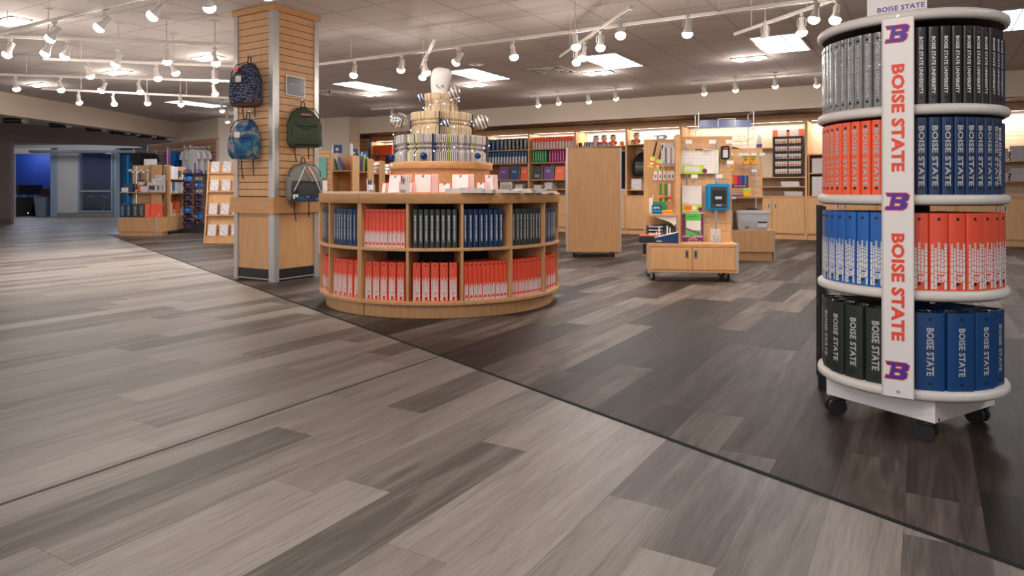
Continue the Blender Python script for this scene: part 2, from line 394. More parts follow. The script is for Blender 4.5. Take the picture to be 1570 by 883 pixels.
def b_geo(grow):
    if grow in _bg: return _bg[grow]
    c = bpy.data.curves.new('emblem', 'CURVE'); c.dimensions = '2D'; c.fill_mode = 'BOTH'; c.offset = 0
    def off(poly, d):
        n = len(poly); out = []
        for i in range(n):
            p0, p, p1 = Vector(poly[i-1]), Vector(poly[i]), Vector(poly[(i+1) % n])
            e0 = (p-p0).normalized(); e1 = (p1-p).normalized()
            n0 = Vector((e0.y, -e0.x)); n1 = Vector((e1.y, -e1.x)); b = (n0+n1)
            b = b/max(.5, b.length_squared/2) ; out.append(p+b*d)
        return out
    def area(p): return sum(p[i-1][0]*p[i][1]-p[i][0]*p[i-1][1] for i in range(len(p)))
    for k, poly in enumerate((B_OUT, B_H1, B_H2)):
        if area(poly) < 0: poly = poly[::-1]
        q = off(poly, grow if k == 0 else -grow)
        sp = c.splines.new('POLY'); sp.points.add(len(q)-1); sp.use_cyclic_u = True
        for i, p in enumerate(q): sp.points[i].co = (p[0], p[1], 0, 1)
    o = bpy.data.objects.new('emblem', c); S.collection.objects.link(o)
    dg = bpy.context.evaluated_depsgraph_get(); me = bpy.data.meshes.new_from_object(o.evaluated_get(dg))
    vs = [(v.co.x-.63, v.co.y-.5) for v in me.vertices]; fs = [list(p.vertices) for p in me.polygons]
    bpy.data.objects.remove(o); bpy.data.curves.remove(c); bpy.data.meshes.remove(me)
    _bg[grow] = (vs, fs); return _bg[grow]
def put_b(mb, cx, y, cz, H, m='inkblue', out=None, rot=0):
    if out:
        vs, fs = b_geo(.05); mb.add([(cx+u*H, y, cz+v*H) for u, v in vs], fs, out); y -= .0006
    vs, fs = b_geo(0.0); mb.add([(cx+u*H, y, cz+v*H) for u, v in vs], fs, m)

# ------------------------------------------------------------------ large structure
def bline(x): return 2.258-.4142*x
fl = MB(); fl.add([(-45, -3, 0), (7, -3, 0), (7, bline(7), 0), (-15.4, bline(-15.4), 0), (-19.6, 15.4, 0), (-19.6, 40, 0), (-45, 40, 0)], [[0, 1, 2, 3, 4, 5, 6]], 'light_floor')
struct(fl, 'floor')
fl = MB(); fl.add([(7, bline(7), 0), (7, 16, 0), (-19.6, 16, 0), (-19.6, 15.4, 0), (-15.4, bline(-15.4), 0)], [[0, 1, 2, 3, 4]], 'dark_floor')
struct(fl, 'floor')
ub = Vector((1, -.4142, 0)).normalized(); nb = Vector((ub.y, -ub.x, 0))
a, b = Vector((3.5, bline(3.5), 0)), Vector((-15.4, bline(-15.4), 0))
q = MB(); q.prism([(p.x, p.y) for p in (b-nb*.009, b+nb*.009, a+nb*.009, a-nb*.009)], 0, .003, mat('dark_green_grey_reducer', (.022, .028, .027), .8, spec=.1)); struct(q, 'trim_1')
q = MB(); q.box(-2.422, -2, 0, -2.410, bline(-2.416), .002, mat('dark_seam_strip', (.045, .048, .045), .5)); struct(q, 'trim_2')

CZ = 2.92
c = MB(); c.box(-40, -4, CZ, 7, 17, CZ+.1, 'ceil'); struct(c, 'ceiling')
q = MB(); q.box(6.8, -4, 0, 7, 17, CZ, 'wall'); struct(q, 'wall_right')
# bulkhead over the opening to the hall (left), cream, and its return over the brown slatwall
A0 = Vector((-18.357, 12.338)); da = Vector((.433, -.901)); B1 = A0+da*16; na = Vector((-da.y, da.x))
def quadwall(p, q, z0, z1, t, m, name):
    p, q = Vector(p[:2]), Vector(q[:2]); d = (q-p).normalized(); n = Vector((-d.y, d.x))*t
    mb = MB(); mb.prism([tuple(p), tuple(q), tuple(q+n), tuple(p+n)], z0, z1, m); return struct(mb, name)
quadwall(A0, B1, 2.475, CZ, -.3, 'wall', 'wall_left_bulkhead')
C1 = Vector((-16.2, 11.97))
quadwall(A0, C1, 2.385, CZ, .3, 'wall', 'wall_left_soffit')
# cream wall piece right of the brown slatwall, running behind the column to the back-left corner
quadwall((-16.2, 11.95), (-13.8, 13.55), 0, CZ, .2, 'wall', 'wall_left_back')
quadwall((-14.3, 13.5), (-12.972, 13.5), 0, CZ, .3, 'wall', 'wall_back_left')
quadwall((-12.97, 13.506), (-12.97, 13.897), 0, CZ, .3, 'wall', 'wall_back_return')
quadwall((-13.86, 13.75), (-13.86, 15.7), 0, CZ, .2, 'wall', 'wall_back_end')
# soffit above the back wall cabinets, dark sheet beneath paints the shade of its underside
q = MB(); q.box(-13.86, 13.9, 2.50, 7, 15.7, CZ, 'wall'); struct(q, 'wall_back_soffit')
q = MB(); q.box(-13.86, 13.98, 2.492, 7, 15.6, 2.499, 'stripdark'); struct(q, 'trim_soffit_shade')
q = MB(); q.box(-13.9, 15.5, 0, 7, 15.7, 2.52, 'wall'); struct(q, 'wall_back')

# hall beyond the opening: dropped header, pillar, store front, rooms behind
hl, hr = pt(-60, 0, 19.6), pt(262, 0, 22.9)
quadwall(hr, hl, 2.43, CZ, -.5, 'taupe', 'wall_hall_header')
p0, p1 = pt(-60, 0, 20.3), pt(16, 0, 20.3)
quadwall(p1, p0, 0, 2.44, -.14, 'taupe', 'wall_hall_pillar')
q = MB(); e0, e1 = pt(-60, 0, 20.27), pt(17, 0, 20.27); d = (e1-e0).normalized(); n = Vector((d.y, -d.x, 0))*.02
q.prism([(e0.x, e0.y), (e1.x, e1.y), (e1.x+n.x, e1.y+n.y), (e0.x+n.x, e0.y+n.y)], 0, .17, mat('brown_base_tile', (.12, .085, .08), .5)); struct(q, 'baseboard_hall')
HD = 26.0; hang = R(YAW)                   # store front plane, parallel to the picture
FH = Fr(pt(785, 294, HD)-Vector((0, 0, EYE)), hang)
kx = HD/FPX
def hx(px): return (px-785)*kx
def hz(py): return EYE+(294-py)*kx
q = MB(); q.T = Matrix.Translation(FH.o) @ Matrix.Rotation(hang, 4, 'Z')
q.box(hx(-80), 0, hz(227), hx(212), .25, 2.92, 'hallw')
q.box(hx(88), 0, 0, hx(120), .25, hz(227), 'hallw')
q.box(hx(120), 0, 0, hx(174), .25, hz(326), 'hallw')
q.box(hx(120), 0, hz(234), hx(174), .25, hz(227), 'hallw')
q.box(hx(174), 0, 0, hx(178), .25, hz(227), 'frame')
q.box(hx(-80), 0, 0, hx(17), .25, hz(227), 'hallw')
struct(q, 'wall_storefront')
q = MB(); q.T = Matrix.Translation(FH.o) @ Matrix.Rotation(hang, 4, 'Z')
for i in range(6): q.box(hx(86)+i*.36, -.02, 0, hx(86)+i*.36+.352, 0, .17, 'tile')
struct(q, 'baseboard_storefront')
HT = Matrix.Translation(FH.o) @ Matrix.Rotation(hang, 4, 'Z')
w = thing('window_1', None, None, kind='structure')
q = MB(); q.T = HT
for x in (120, 171): q.box(hx(x), -.04, hz(326), hx(x+2.5), .1, hz(233), 'frame')
for z in (324, 293, 233): q.box(hx(120), -.04, hz(z)-.03, hx(173), .1, hz(z)+.03, 'frame')
q.obj('window_frame', w)
q = MB(); q.T = HT; q.box(hx(120), .04, hz(326), hx(173), .05, hz(233), mat('tinted_pane', (.05, .07, .1), .05, alpha=.25)); q.obj('pane', w)
w = thing('door_1', None, None, kind='structure')
q = MB(); q.T = HT
q.box(hx(78), -.05, 0, hx(88), .3, hz(229), 'frame', .02); q.box(hx(17), -.05, hz(236), hx(78), .05, hz(227), 'wmetal'); q.box(hx(16.4), -.05, 0, hx(18), .1, hz(227), 'frame')
q.obj('door_frame', w)
# room behind (blue painted)
q = MB(); q.T = HT
q.box(hx(-300), 4.2, 0, hx(178), 4.4, 2.7, 'hallblue'); q.box(hx(84), .3, 0, hx(88), 4.2, 2.7, 'hallblue'); q.box(hx(-300), .3, 0, hx(-296), 4.2, 2.7, 'hallblue')
struct(q, 'wall_blue_room')
q = MB(); q.T = HT; q.box(hx(-300), .25, 2.66, hx(178), 4.4, 2.7, 'taupe'); struct(q, 'ceiling')
q = MB(); q.T = HT
for i in range(16): q.box(hx(120)*1.157, 4.1, 1.0+i*.1, hx(146)*1.157, 4.16, 1.09+i*.1, 'hallw')
struct(q, 'trim_4')
def arealight(name, loc, e, size, col, rot=(0, 0, 0), parent=None):
    l = bpy.data.lights.new(name, 'AREA'); l.energy = e; l.shape = 'RECTANGLE'; l.size, l.size_y = size; l.color = col
    o = bpy.data.objects.new(name, l); S.collection.objects.link(o); o.location = loc; o.rotation_euler = rot; o.parent = parent; return o
def room_lamp(px, dd, e, col, label):
    t = thing('recessed_downlight', label, 'ceiling light', HT @ Vector((hx(px)*(HD+dd)/HD, dd, 2.655)), hang, 'lamps in the blue rooms')
    q = MB(); q.cyl((0, 0, -.012), (0, 0, .0), .12, m='wmetal'); q.obj('trim_ring', t)
    q = MB(); q.cyl((0, 0, -.02), (0, 0, -.012), .10, m='dl'); q.obj('lens', t)
    l = bpy.data.lights.new('lamp_light', 'POINT'); l.energy = e; l.color = col; l.shadow_soft_size = .1
    o = bpy.data.objects.new('lamp_light', l); S.collection.objects.link(o); o.parent = t; o.location = (0, 0, -.12)
for px, dd, e, nm in ((33, 3.4, 16, 'round lit downlight in the ceiling of the blue room behind the doorway'), (56, 3.4, 12, 'right hand downlight in the blue room seen through the doorway'), (131, 2.8, 22, 'bright downlight over the pale slats inside the office window'), (160, 3.4, 12, 'downlight at the upper right inside the office window')):
    room_lamp(px, dd, e, (.75, .85, 1), nm)
# right: glazed corridor with blue glass, pale wall above
q = MB(); q.T = HT; q.box(hx(178)*1.115, 3.0, 2.55, hx(262), 3.2, 2.92, mat('pale_blue_wall', (.50, .58, .72), .6)); struct(q, 'wall_corridor')
w = thing('window_2', None, None, kind='structure')
q = MB(); q.T = HT; q.box(hx(172)*1.115, 3.12, 0.0, hx(262), 3.16, 2.55, mat('backlit_blue_glass', (.02, .2, .5), .1, emit=(.0, .16, .38, .55))); q.obj('pane', w)
q = MB(); q.T = HT
for x in (179, 184.5, 190, 198, 206, 214): q.box(hx(x)*1.115, 2.95, 0, hx(x+1.8)*1.115, 3.12, 2.55, 'frame')
q.box(hx(172)*1.115, 2.95, 2.48, hx(240), 3.12, 2.57, 'frame'); q.box(hx(172)*1.115, 2.95, .92, hx(240), 3.12, 1.0, 'frame'); q.obj('window_frame', w)
q = MB(); q.T = HT; q.box(hx(78), -1.2, 2.34, hx(235), -.9, 2.43, mat('dark_beam', (.05, .045, .05), .6)); struct(q, 'trim_5')
q = MB(); q.T = HT; q.box(hx(-60), -2.9, 2.70, hx(240), 3.0, 2.74, mat('hall_soffit_lining', (.22, .22, .27), .6)); struct(q, 'ceiling')
for i, px in enumerate((45, 116, 183)):
    p = pt(px, 218, 23.7); t = thing('recessed_downlight', 'flat %s downlight under the taupe hall header' % ('leftmost', 'middle', 'rightmost')[i], 'ceiling light', (p.x, p.y, 2.668), 0, 'downlights under the hall header')
    q = MB(); q.lathe([(.16, 0), (.17, .03), (.14, .03)], 20, 'wmetal'); q.obj('trim_ring', t)
    q = MB(); q.cyl((0, 0, .0), (0, 0, .02), .14, m='dl'); q.obj('lens', t)
    l = bpy.data.lights.new('lamp_light', 'POINT'); l.energy = 40; l.color = (.8, .86, 1); l.shadow_soft_size = .15
    o = bpy.data.objects.new('lamp_light', l); S.collection.objects.link(o); o.parent = t; o.location = (0, 0, -.1)

# ------------------------------------------------------------------ binders
def rivets(mb, w, h, y, m='black', r=.006):
    for z in (.025, h-.022):
        mb.cyl((0, y+.001, z), (0, y-.0016, z), min(r, w*.3), n=10, m=m)
def binder_proto(w, h, d, cover, text=None, tm='lett', tL=.75, style=None, tH=.42, ring=False, tz=None, rim=None, far_=False):
    def make():
        y0 = 0
        mb = MB(); t = .003; bv = min(.006, w*.2)
        # rounded spine, two boards, block of rings inside
        prof = [(-w/2, d), (-w/2, bv), (-w/2+bv*.35, bv*.35), (-w/2+bv, 0), (w/2-bv, 0), (w/2-bv*.35, bv*.35), (w/2, bv), (w/2, d)]
        inn = [(w/2-t, d), (w/2-t, t+bv*.4), (-w/2+t, t+bv*.4), (-w/2+t, d)]
        poly = prof+inn; n = len(poly)
        vs = [(x, y, z) for z in (0, h) for x, y in poly]
        fs = [[i, (i+1) % n, n+(i+1) % n, n+i] for i in range(n)]
        fs += [[n+a for a in (3, 4, 9, 10)], [n+a for a in (0, 1, 2, 3, 10, 11)], [n+a for a in (4, 5, 6, 7, 8, 9)]]
        fs += [list(reversed([a for a in (3, 4, 9, 10)])), list(reversed([0, 1, 2, 3, 10, 11])), list(reversed([4, 5, 6, 7, 8, 9]))]
        mb.add(vs, fs, cover)
        root = mb.obj('ring_binder', smooth=35)
        if not far_:
            for z in (.025, h-.022):
                k = MB(); k.cyl((0, .001, z), (0, -.0016, z), min(.006, w*.3), n=10, m='black'); k.obj('finger_rivet', root)
        if text:
            k = MB(); put_text(k, text, 0, -.0012, h*(tz or .5), h*tL, min(w*tH, .022 if len(text) > 14 else .05), tm, down=True, bold=.03); k.obj('spine_lettering', root)
        if style == 'bars':       # falling white bars and emblem box
            k = MB(); nc = 5 if w > .045 else 3; cw = (w-.006)/nc
            for c in range(nc):
                top = h*(.60, .55, .62, .53, .61)[c % 5]; z = top; x = -w/2+.003+c*cw; hh = .004; low = .006
                mid = (nc//2 == c)
                while z > low:
                    z1 = z-hh; bot = h*.21 if mid or (nc == 5 and c == 3) else low
                    if z1 < bot: z1 = bot
                    if z-z1 > .001: k.add([(x+cw*.1, -.0011, z1), (x+cw*.9, -.0011, z1), (x+cw*.9, -.0011, z), (x+cw*.1, -.0011, z)], [[0, 1, 2, 3]], 'lett')
                    z = z1-.0028; hh = min(hh*1.28, .05)
                    if z <= bot+.002: break
            if w > .04: put_b(k, cw*.5, -.0013, h*.15, .021, 'lett')
            k.obj('bar_pattern', root)
        if style == 'fade':       # white lower half with fine bars, red roundel
            k = MB(); nc = 4; cw = (w-.002)/nc
            for c in range(nc):
                z = h*(.42, .36, .45, .40)[c]; x = -w/2+.001+c*cw; hh = .004
                while z > .004:
                    z1 = max(.003, z-hh); k.add([(x+cw*.08, -.0011, z1), (x+cw*.92, -.0011, z1), (x+cw*.92, -.0011, z), (x+cw*.08, -.0011, z)], [[0, 1, 2, 3]], 'lett')
                    z = z1-.0022; hh = min(hh*1.35, .06)
            k.cyl((0, -.0008, .030), (0, -.0022, .030), w*.36, n=14, m=cover); k.obj('bar_pattern', root)
        if style == 'wash':       # far binders: pale lower half
            k = MB(); k.add([(-w/2+.002, -.0012, .01), (w/2-.002, -.0012, .01), (w/2-.002, -.0012, h*.62), (-w/2+.002, -.0012, h*.55)], [[0, 1, 2, 3]], 'greyp'); k.obj('pale_spine_print', root)
        if ring:
            k = MB()
            for x in (-.3, .3): k.tube([(x*w*.3+w*.22*math.cos(a), .05+.03*math.sin(a), h+.002-.004) for a in [PI*j/6 for j in range(7)]], .002, 5, 'chrome')
            k.box(-w*.32, .03, h-.02, w*.32, .12, h-.006, 'chrome', .002)
            k.obj('ring_mechanism', root)
        return root
    return Proto(make)
H = .29
BP = dict(
 clear=binder_proto(.034, H, .25, 'clearcover', 'BOISE STATE UNIVERSITY', 'silver', .74, tH=.36),
 black=binder_proto(.036, H, .25, 'blackv', 'BOISE STATE UNIVERSITY', 'lett', .74, tH=.36),
 orange=binder_proto(.038, H, .25, 'orange', 'BOISE STATE', 'silver', .78, tH=.50),
 navy=binder_proto(.040, H, .25, 'navy', 'BOISE STATE', 'silver', .78, tH=.50),
 navyuni=binder_proto(.034, H, .25, 'navy', 'BOISE STATE UNIVERSITY', 'lett', .76, tH=.36),
 bluebars=binder_proto(.052, H, .25, 'blue', style='bars'),
 redbars=binder_proto(.062, H, .25, 'red', style='bars', ring=True),
 dark3=binder_proto(.080, H, .25, 'greenblack', 'BOISE STATE', 'silver', .66, tH=.36, ring=True),
 blue3=binder_proto(.100, H, .25, 'royal', 'BOISE STATE', 'silver', .62, tH=.25, ring=True),
 c_char=binder_proto(.036, H, .24, 'charcoal', 'BOISE STATE UNIVERSITY', 'lett', .68, tH=.34),
 c_navy=binder_proto(.036, H, .24, 'navy', 'BOISE STATE UNIVERSITY', 'lett', .68, tH=.34),
 c_red=binder_proto(.034, H, .24, 'red', style='fade'),
 c_wide=binder_proto(.060, H, .24, 'red', style='bars'),
)
def binder_row(key, n, fr, x0, x1, y, z, where, group, cat='binder', yfn=None, names=None, jit=.003, lean=0):
    # n binders side by side along the frame's x; fr: Fr, spine towards -y of the frame
    for i in range(n):
        x = x0+(x1-x0)*(i+.5)/n
        yy = (yfn(x) if yfn else y)+rnd.uniform(0, jit)
        lab = '%s %s from the left %s' % (ORD[i], names, where)
        BP[key].put(fr.p(x, yy, z), fr.a+rnd.uniform(-.012, .012), lab, cat, group)

# ------------------------------------------------------------------ spinner tower (right foreground)
SC = Vector((-.062, 3.362, 0)); SR = .350
SANG = R(29.4-30.7-3.9)*-1 if False else R(-5.2)            # direction the sign faces: x axis of the sign in the world
SZ = [.186, .560, .920, 1.260, 1.617]
t = thing('rotating_display_tower', 'tall round white four-tier display tower of binders on black casters', 'display rack', SC)
for i, z in enumerate(SZ):
    q = MB(); hh = .019; n = 72
    q.lathe([(0, z-hh), (SR-.012, z-hh), (SR-.003, z-hh+.006), (SR, z-hh+.014), (SR, z+hh-.014), (SR-.003, z+hh-.006), (SR-.012, z+hh), (0, z+hh)], n, 'wmetal')
    sh = q.obj('shelf', t, smooth=40)
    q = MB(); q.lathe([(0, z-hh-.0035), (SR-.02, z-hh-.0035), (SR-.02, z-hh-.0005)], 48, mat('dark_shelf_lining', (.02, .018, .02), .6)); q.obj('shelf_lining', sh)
q = MB(); q.T = Matrix.Rotation(R(-28.3), 4, 'Z'); q.box(-.226, -.226, .078, .226, .226, .163, 'whitep', .003); q.obj('base_box', t)
cw = Fr(SC, R(-28.3))
for i, (x, y) in enumerate(((-.19, -.19), (.19, -.19), (.19, .19), (-.19, .19))):
    q = MB(); a = R((120, 75, 60, 10)[i]); ca = Matrix.Translation(cw.p(x, y)-SC) @ Matrix.Rotation(a, 4, 'Z')
    q.T = ca
    for s_ in (-1, 1): q.cyl((s_*.008, .015, .036), (s_*.030, .015, .036), .036, n=24, m='rubber')
    q.cyl((-.006, .015, .036), (.006, .015, .036), .03, n=16, m='black')
    q.lathe([(.012, .06), (.012, .095)], 12, 'black'); q.box(-.034, -.02, .062, .034, .04, .074, 'black', .004); q.box(-.02, -.035, .084, .02, .02, .095, 'black')
    q.obj('caster', t, smooth=40)
q = MB(); q.T = Matrix.Rotation(SANG-R(45), 4, 'Z')
q.box(-.055, -.055, .163, .055, .055, 1.64, 'dark'); q.obj('core_post', t)
# sign strip
sf = Fr(SC, SANG+R(1.0))
st = MB(); st.T = Matrix.Rotation(SANG+R(1.0), 4, 'Z')
sx0, sx1, sy, z0, z1 = -.051, .049, -SR-.022, .178, 1.604
st.box(sx0, sy, z0, sx1, sy+.004, z1, 'whitep'); st.box(sx0-.003, sy-.005, z0, sx0, sy+.02, z1, 'wmetal'); st.box(sx1, sy-.005, z0, sx1+.003, sy+.02, z1, 'wmetal')
for z in (.20, 1.61): st.cyl((0, sy, z), (0, sy-.004, z), .006, m='metal', n=10)
sg = st.obj('sign_strip', t)
k = MB(); k.T = st.T
mx = -.001
def zz(py): return EYE+(294-py)*2.612/FPX
for za, zb in ((98, 263), (358, 523)): put_text(k, 'BOISE STATE', mx+.001, sy-.0015, zz((za+zb)/2), (zb-za)/FPX*2.612, .044, 'signred', down=True, bold=.042); k.obj('sign_lettering', sg); k = MB(); k.T = st.T
for py in (51, 309, 569): k = MB(); k.T = st.T; put_b(k, mx+(-.002), sy-.0015, zz(py), .062, 'inkblue', 'signred'); k.obj('emblem', sg)
# placard on top
t2 = thing('top_placard', 'white placard with purple lettering standing on top of the round display tower', 'sign', SC+Vector((0, 0, SZ[4]+.019)), SANG)
q = MB(); q.box(-.125, -.20, 0, .085, -.194, .16, 'white'); q.box(-.08, -.21, 0, .06, -.18, .006, 'wmetal'); q.obj('placard', t2)
q = MB(); put_text(q, 'BOISE STATE', -.005, -.2015, .045, .165, .020, 'inkblue', bold=.02); q.obj('lettering', t2)
zs = [s+.0195 for s in SZ]
def tower_set(key, n, w, side, lvl, names, group, extra=None, x00=.012):
    # binders of one quadrant stand parallel, their spines stepping along the rim
    ang = SANG+side*R(33)
    fr = Fr(SC, ang)
    wd = n*w; xc = 0
    for i in range(n):
        # angular spread: first ones next to the sign
        th = (x00/SR + (i+.5)*w/SR)
        a = SANG + side*th
        rr = SR-.022+rnd.uniform(-.004, .002)
        x, y = SC.x+rr*math.sin(a), SC.y-rr*math.cos(a)
        face = SANG+side*min(max(th*.95, .05), 1.25)
        lab = '%s %s from the sign strip, %s of the round tower' % (ORD[i], names, ('bottom tier', 'third tier', 'second tier', 'top tier')[lvl])
        BP[key].put(Vector((x, y, zs[lvl])), face+rnd.uniform(-.02, .02), lab, 'binder', group)
tower_set('clear', 11, .0415, -1, 3, 'clear-covered grey binder left', 'clear grey binders on the tower top tier', x00=.055)
tower_set('black', 10, .045, 1, 3, 'glossy black binder right', 'black binders on the tower top tier', x00=.060)
tower_set('orange', 9, .0475, -1, 2, 'orange binder left', 'orange binders on the tower', x00=.055)
tower_set('navy', 8, .0475, 1, 2, 'navy binder right', 'navy binders on the tower', x00=.060)
tower_set('bluebars', 8, .060, -1, 1, 'blue white-barred binder left', 'blue barred binders on the tower', x00=.050)
tower_set('redbars', 7, .071, 1, 1, 'red white-barred binder right', 'red barred binders on the tower', x00=.040)
tower_set('dark3', 5, .098, -1, 0, 'wide green-black binder left', 'wide dark binders on the tower', x00=.035)
tower_set('blue3', 4, .118, 1, 0, 'wide blue binder right', 'wide blue binders on the tower', x00=.055)
a = SANG+R(76); BP['navyuni'].put(Vector((SC.x+.325*math.sin(a), SC.y-.325*math.cos(a), zs[2])), a-.4, 'slim navy binder with small white lettering at right end, second tier of tower', 'binder')
# blue cards on the far right side of the tower
for z, hgt, nm in ((zs[3]+.002, .27, 'tall dark blue folder at the right edge of the tower top tier'), (zs[2]+.002, .28, 'tall dark blue folder at the right edge of the tower second tier')):
    a = SANG+R(97); k = MB(); k.box(-.012, 0, 0, .012, .2, hgt, 'navy', .003); o = k.obj('folder', loc=(SC.x+.33*math.sin(a), SC.y-.33*math.cos(a), z), rz=a-.5); tag(o, nm, 'folder')
# black rack standing behind the tower on the left
t = thing('black_magazine_rack', 'narrow black stand half hidden behind the left side of the binder tower', 'rack', pt(1256, 300, 3.35)-Vector((0, 0, EYE)), R(YAW-22))
q = MB(); q.box(-.004, 0, 0, .03, .03, .90, 'black'); q.box(-.004, .3, 0, .03, .33, .90, 'black'); q.obj('frame', t)
q = MB()
for z in (.15, .4, .62): q.box(0, .02, z, .10, .3, z+.012, 'black')
q.obj('shelf', t)
q = MB()
for i in range(9): q.box(.004+.002*(i % 3), .04, .414+i*.014, .09, .28, .425+i*.014, 'paper')
tag(q.obj('paper_pads', loc=pt(1256, 300, 3.35)-Vector((0, 0, EYE)), rz=R(YAW-22)), 'stack of pads on the narrow black stand behind the binder tower', 'paper stack')

# ------------------------------------------------------------------ round maple counter
CC = Vector((-3.717, 5.025, 0)); CR = 1.048
t = thing('round_display_counter', 'round maple counter with two tiers of open cubbies full of binders', 'display counter', CC)
q = MB(); q.lathe([(0, .862), (CR+.004, .862), (CR+.006, .866), (CR+.006, .936), (CR, .94), (0, .94)], 96, 'mapleh'); q.obj('top', t, smooth=40)
q = MB(); q.lathe([(CR-.3, .506), (CR-.002, .506), (CR, .508), (CR, .526), (CR-.002, .528), (CR-.3, .528)], 96, 'maple'); q.obj('middle_shelf', t, smooth=40)
q = MB(); q.lathe([(CR-.3, .104), (CR-.002, .104), (CR, .106), (CR, .128), (CR-.002, .13), (CR-.3, .13)], 96, 'maple'); q.obj('bottom_shelf', t, smooth=40)
q = MB(); q.lathe([(.995, 0), (.995, .104), (.7, .104)], 96, 'maple'); q.obj('plinth', t, smooth=40)
q = MB(); q.lathe([(CR-.30, .128), (CR-.30, .864)], 64, 'dark'); q.obj('inner_wall', t, smooth=40)
for k in range(16):
    a = R(22.5*k); fr = Fr((0, 0, 0), a); q = MB()
    if k == 12:
        for o in (-.0105, .0105): q.T = Matrix.Rotation(a, 4, 'Z'); q.box(CR-.3, o-.0095, .104, CR-.001, o+.0095, .862, 'maple')
    else:
        q.T = Matrix.Rotation(a, 4, 'Z'); q.box(CR-.3, -.010, .128, CR-.003, .010, .862, 'maple')
    q.obj('divider', t)
q = MB(); a = R(-90); q.T = Matrix.Rotation(a, 4, 'Z'); q.box(.9945, -.003, 0, .9955+.001, .003, .104, 'stripdark'); q.obj('plinth_joint', t)
q = MB()
for z in (.862,): q.T = Matrix.Rotation(a, 4, 'Z'); q.box(CR+.0045, -.0012, .864, CR+.0068, .0012, .938, 'stripdark')
q.obj('rim_joint', t)
def cubby(deg, key, n, z, names, where, group, wtot, x0=None, key2=None):
    # middle of the cubby at angle deg
    fr = Fr(CC, R(deg+90))
    for i in range(n):
        w = wtot/n; x = (-wtot/2 if x0 is None else x0)+w*(i+.5)
        y = -math.sqrt((CR-.028)**2-x*x)
        r = BP[key].put(fr.p(x, y+rnd.uniform(0, .006), z), fr.a+rnd.uniform(-.01, .01), '%s %s from left, %s of round counter' % (ORD[i], names, where), 'binder', group)
U, D_ = .528, .130
g1, g2, g3, g4 = 'charcoal binders in the round counter', 'navy binders in the round counter', 'slim red binders in the round counter', 'wide red binders in the round counter'
cubby(-123.75, 'c_char', 8, U, 'charcoal binder', 'upper leftmost cubby', g1, .31)
cubby(-101.25, 'c_navy', 9, U, 'navy binder', 'upper cubby left of seam', g2, .345)
cubby(-78.75, 'c_red', 10, U, 'slim red binder', 'upper cubby right of seam', g3, .35)
cubby(-56.25, 'c_char', 8, U, 'charcoal binder', 'upper middle cubby', g1, .335)
cubby(-33.75, 'c_navy', 8, U, 'navy binder', 'upper cubby right of middle', g2, .335, x0=-.19)
cubby(-11.25, 'c_char', 9, U, 'charcoal binder', 'upper cubby second from right', g1, .345)
cubby(11.25, 'c_navy', 9, U, 'navy binder', 'upper rightmost cubby', g2, .345)
cubby(-123.75, 'c_red', 8, D_, 'slim red binder', 'lower leftmost cubby', g3, .31)
cubby(-101.25, 'c_wide', 5, D_, 'wide red binder', 'lower cubby left of seam', g4, .345)
cubby(-78.75, 'c_wide', 5, D_, 'wide red binder', 'lower cubby right of seam', g4, .345)
cubby(-56.25, 'c_wide', 5, D_, 'wide red binder', 'lower middle cubby', g4, .34)
cubby(-33.75, 'c_red', 10, D_, 'slim red binder', 'lower cubby right of middle', g3, .36)
cubby(-11.25, 'c_red', 10, D_, 'slim red binder', 'lower cubby second from right', g3, .36)
cubby(11.25, 'c_red', 9, D_, 'slim red binder', 'lower rightmost cubby', g3, .34)

# drum on the counter
t = thing('round_riser', 'round maple riser in the middle of the counter carrying the book tower', 'display riser', CC+Vector((0, 0, .94)))
q = MB(); q.lathe([(.430, 0), (.430, .205)], 64, 'mapleh'); q.obj('drum', t, smooth=40)
q = MB(); q.lathe([(.40, .205), (.455, .205), (.457, .208), (.457, .262), (.455, .265), (0, .265)], 64, 'mapleh'); q.obj('rim', t, smooth=40)
RT = .94+.265
# fanned books
def fan_book(r0, r1, h, a0, a1, mt, npg, zc, label, group, cover='navy', colored=False):
    t = thing('folded_book', label, 'book', CC+Vector((0, 0, zc)), 0, group)
    q = MB(); rr = random.Random(int(a0*7+zc*100))
    cols = [mt, mt, mt, 'ivory2'] if not colored else ['greyp']*10+['paper']*8+['greyp2']*5+['olive', 'lime', 'charcoal', 'ivory']
    for i in range(npg):
        a = a0+(a1-a0)*(i+.5)/npg; m_ = rr.choice(cols); amp = rr.uniform(.5, 1.1)*(a1-a0)/npg*1.5
        zp = [0, .34, .46, .54, .62, .70, 1]; op = [0, 0, amp*.9, -amp*.3, amp*.7, 0, 0]
        ro = [r1*rr.uniform(.985, 1), r1*.99, r1*.93, r1*.985, r1*.93, r1*.99, r1*rr.uniform(.985, 1)]
        vs = []
        for s_ in (0, 1):
            for z, o, ru in zip(zp, op, ro):
                aa = R(a+o+(s_-.5)*(a1-a0)/npg*.42); vs.append((ru*math.cos(aa), ru*math.sin(aa), z*h))
        for z in zp: vs.append((r0*math.cos(R(a)), r0*math.sin(R(a)), z*h))
        n = len(zp); fs = []
        for j in range(n-1): fs += [[j, j+1, n+j+1, n+j], [2*n+j, 2*n+j+1, j+1, j], [n+j, n+j+1, 2*n+j+1, 2*n+j]]
        q.add(vs, fs, m_)
    q.obj('folded_pages', t)
    q = MB()
    for a, s_ in ((a0, 1), (a1, -1)):
        q.T = Matrix.Rotation(R(a), 4, 'Z'); q.box(r0*.7, -.003, 0, r1*1.02, .003, h, cover)
    q.obj('cover', t)
fb = 'folded books in the book tower'
fan_book(.12, .415, .232, -142, -64, 'greyp', 46, RT, 'folded book with grey-white pages at the front of the bottom ring', fb, colored=True)
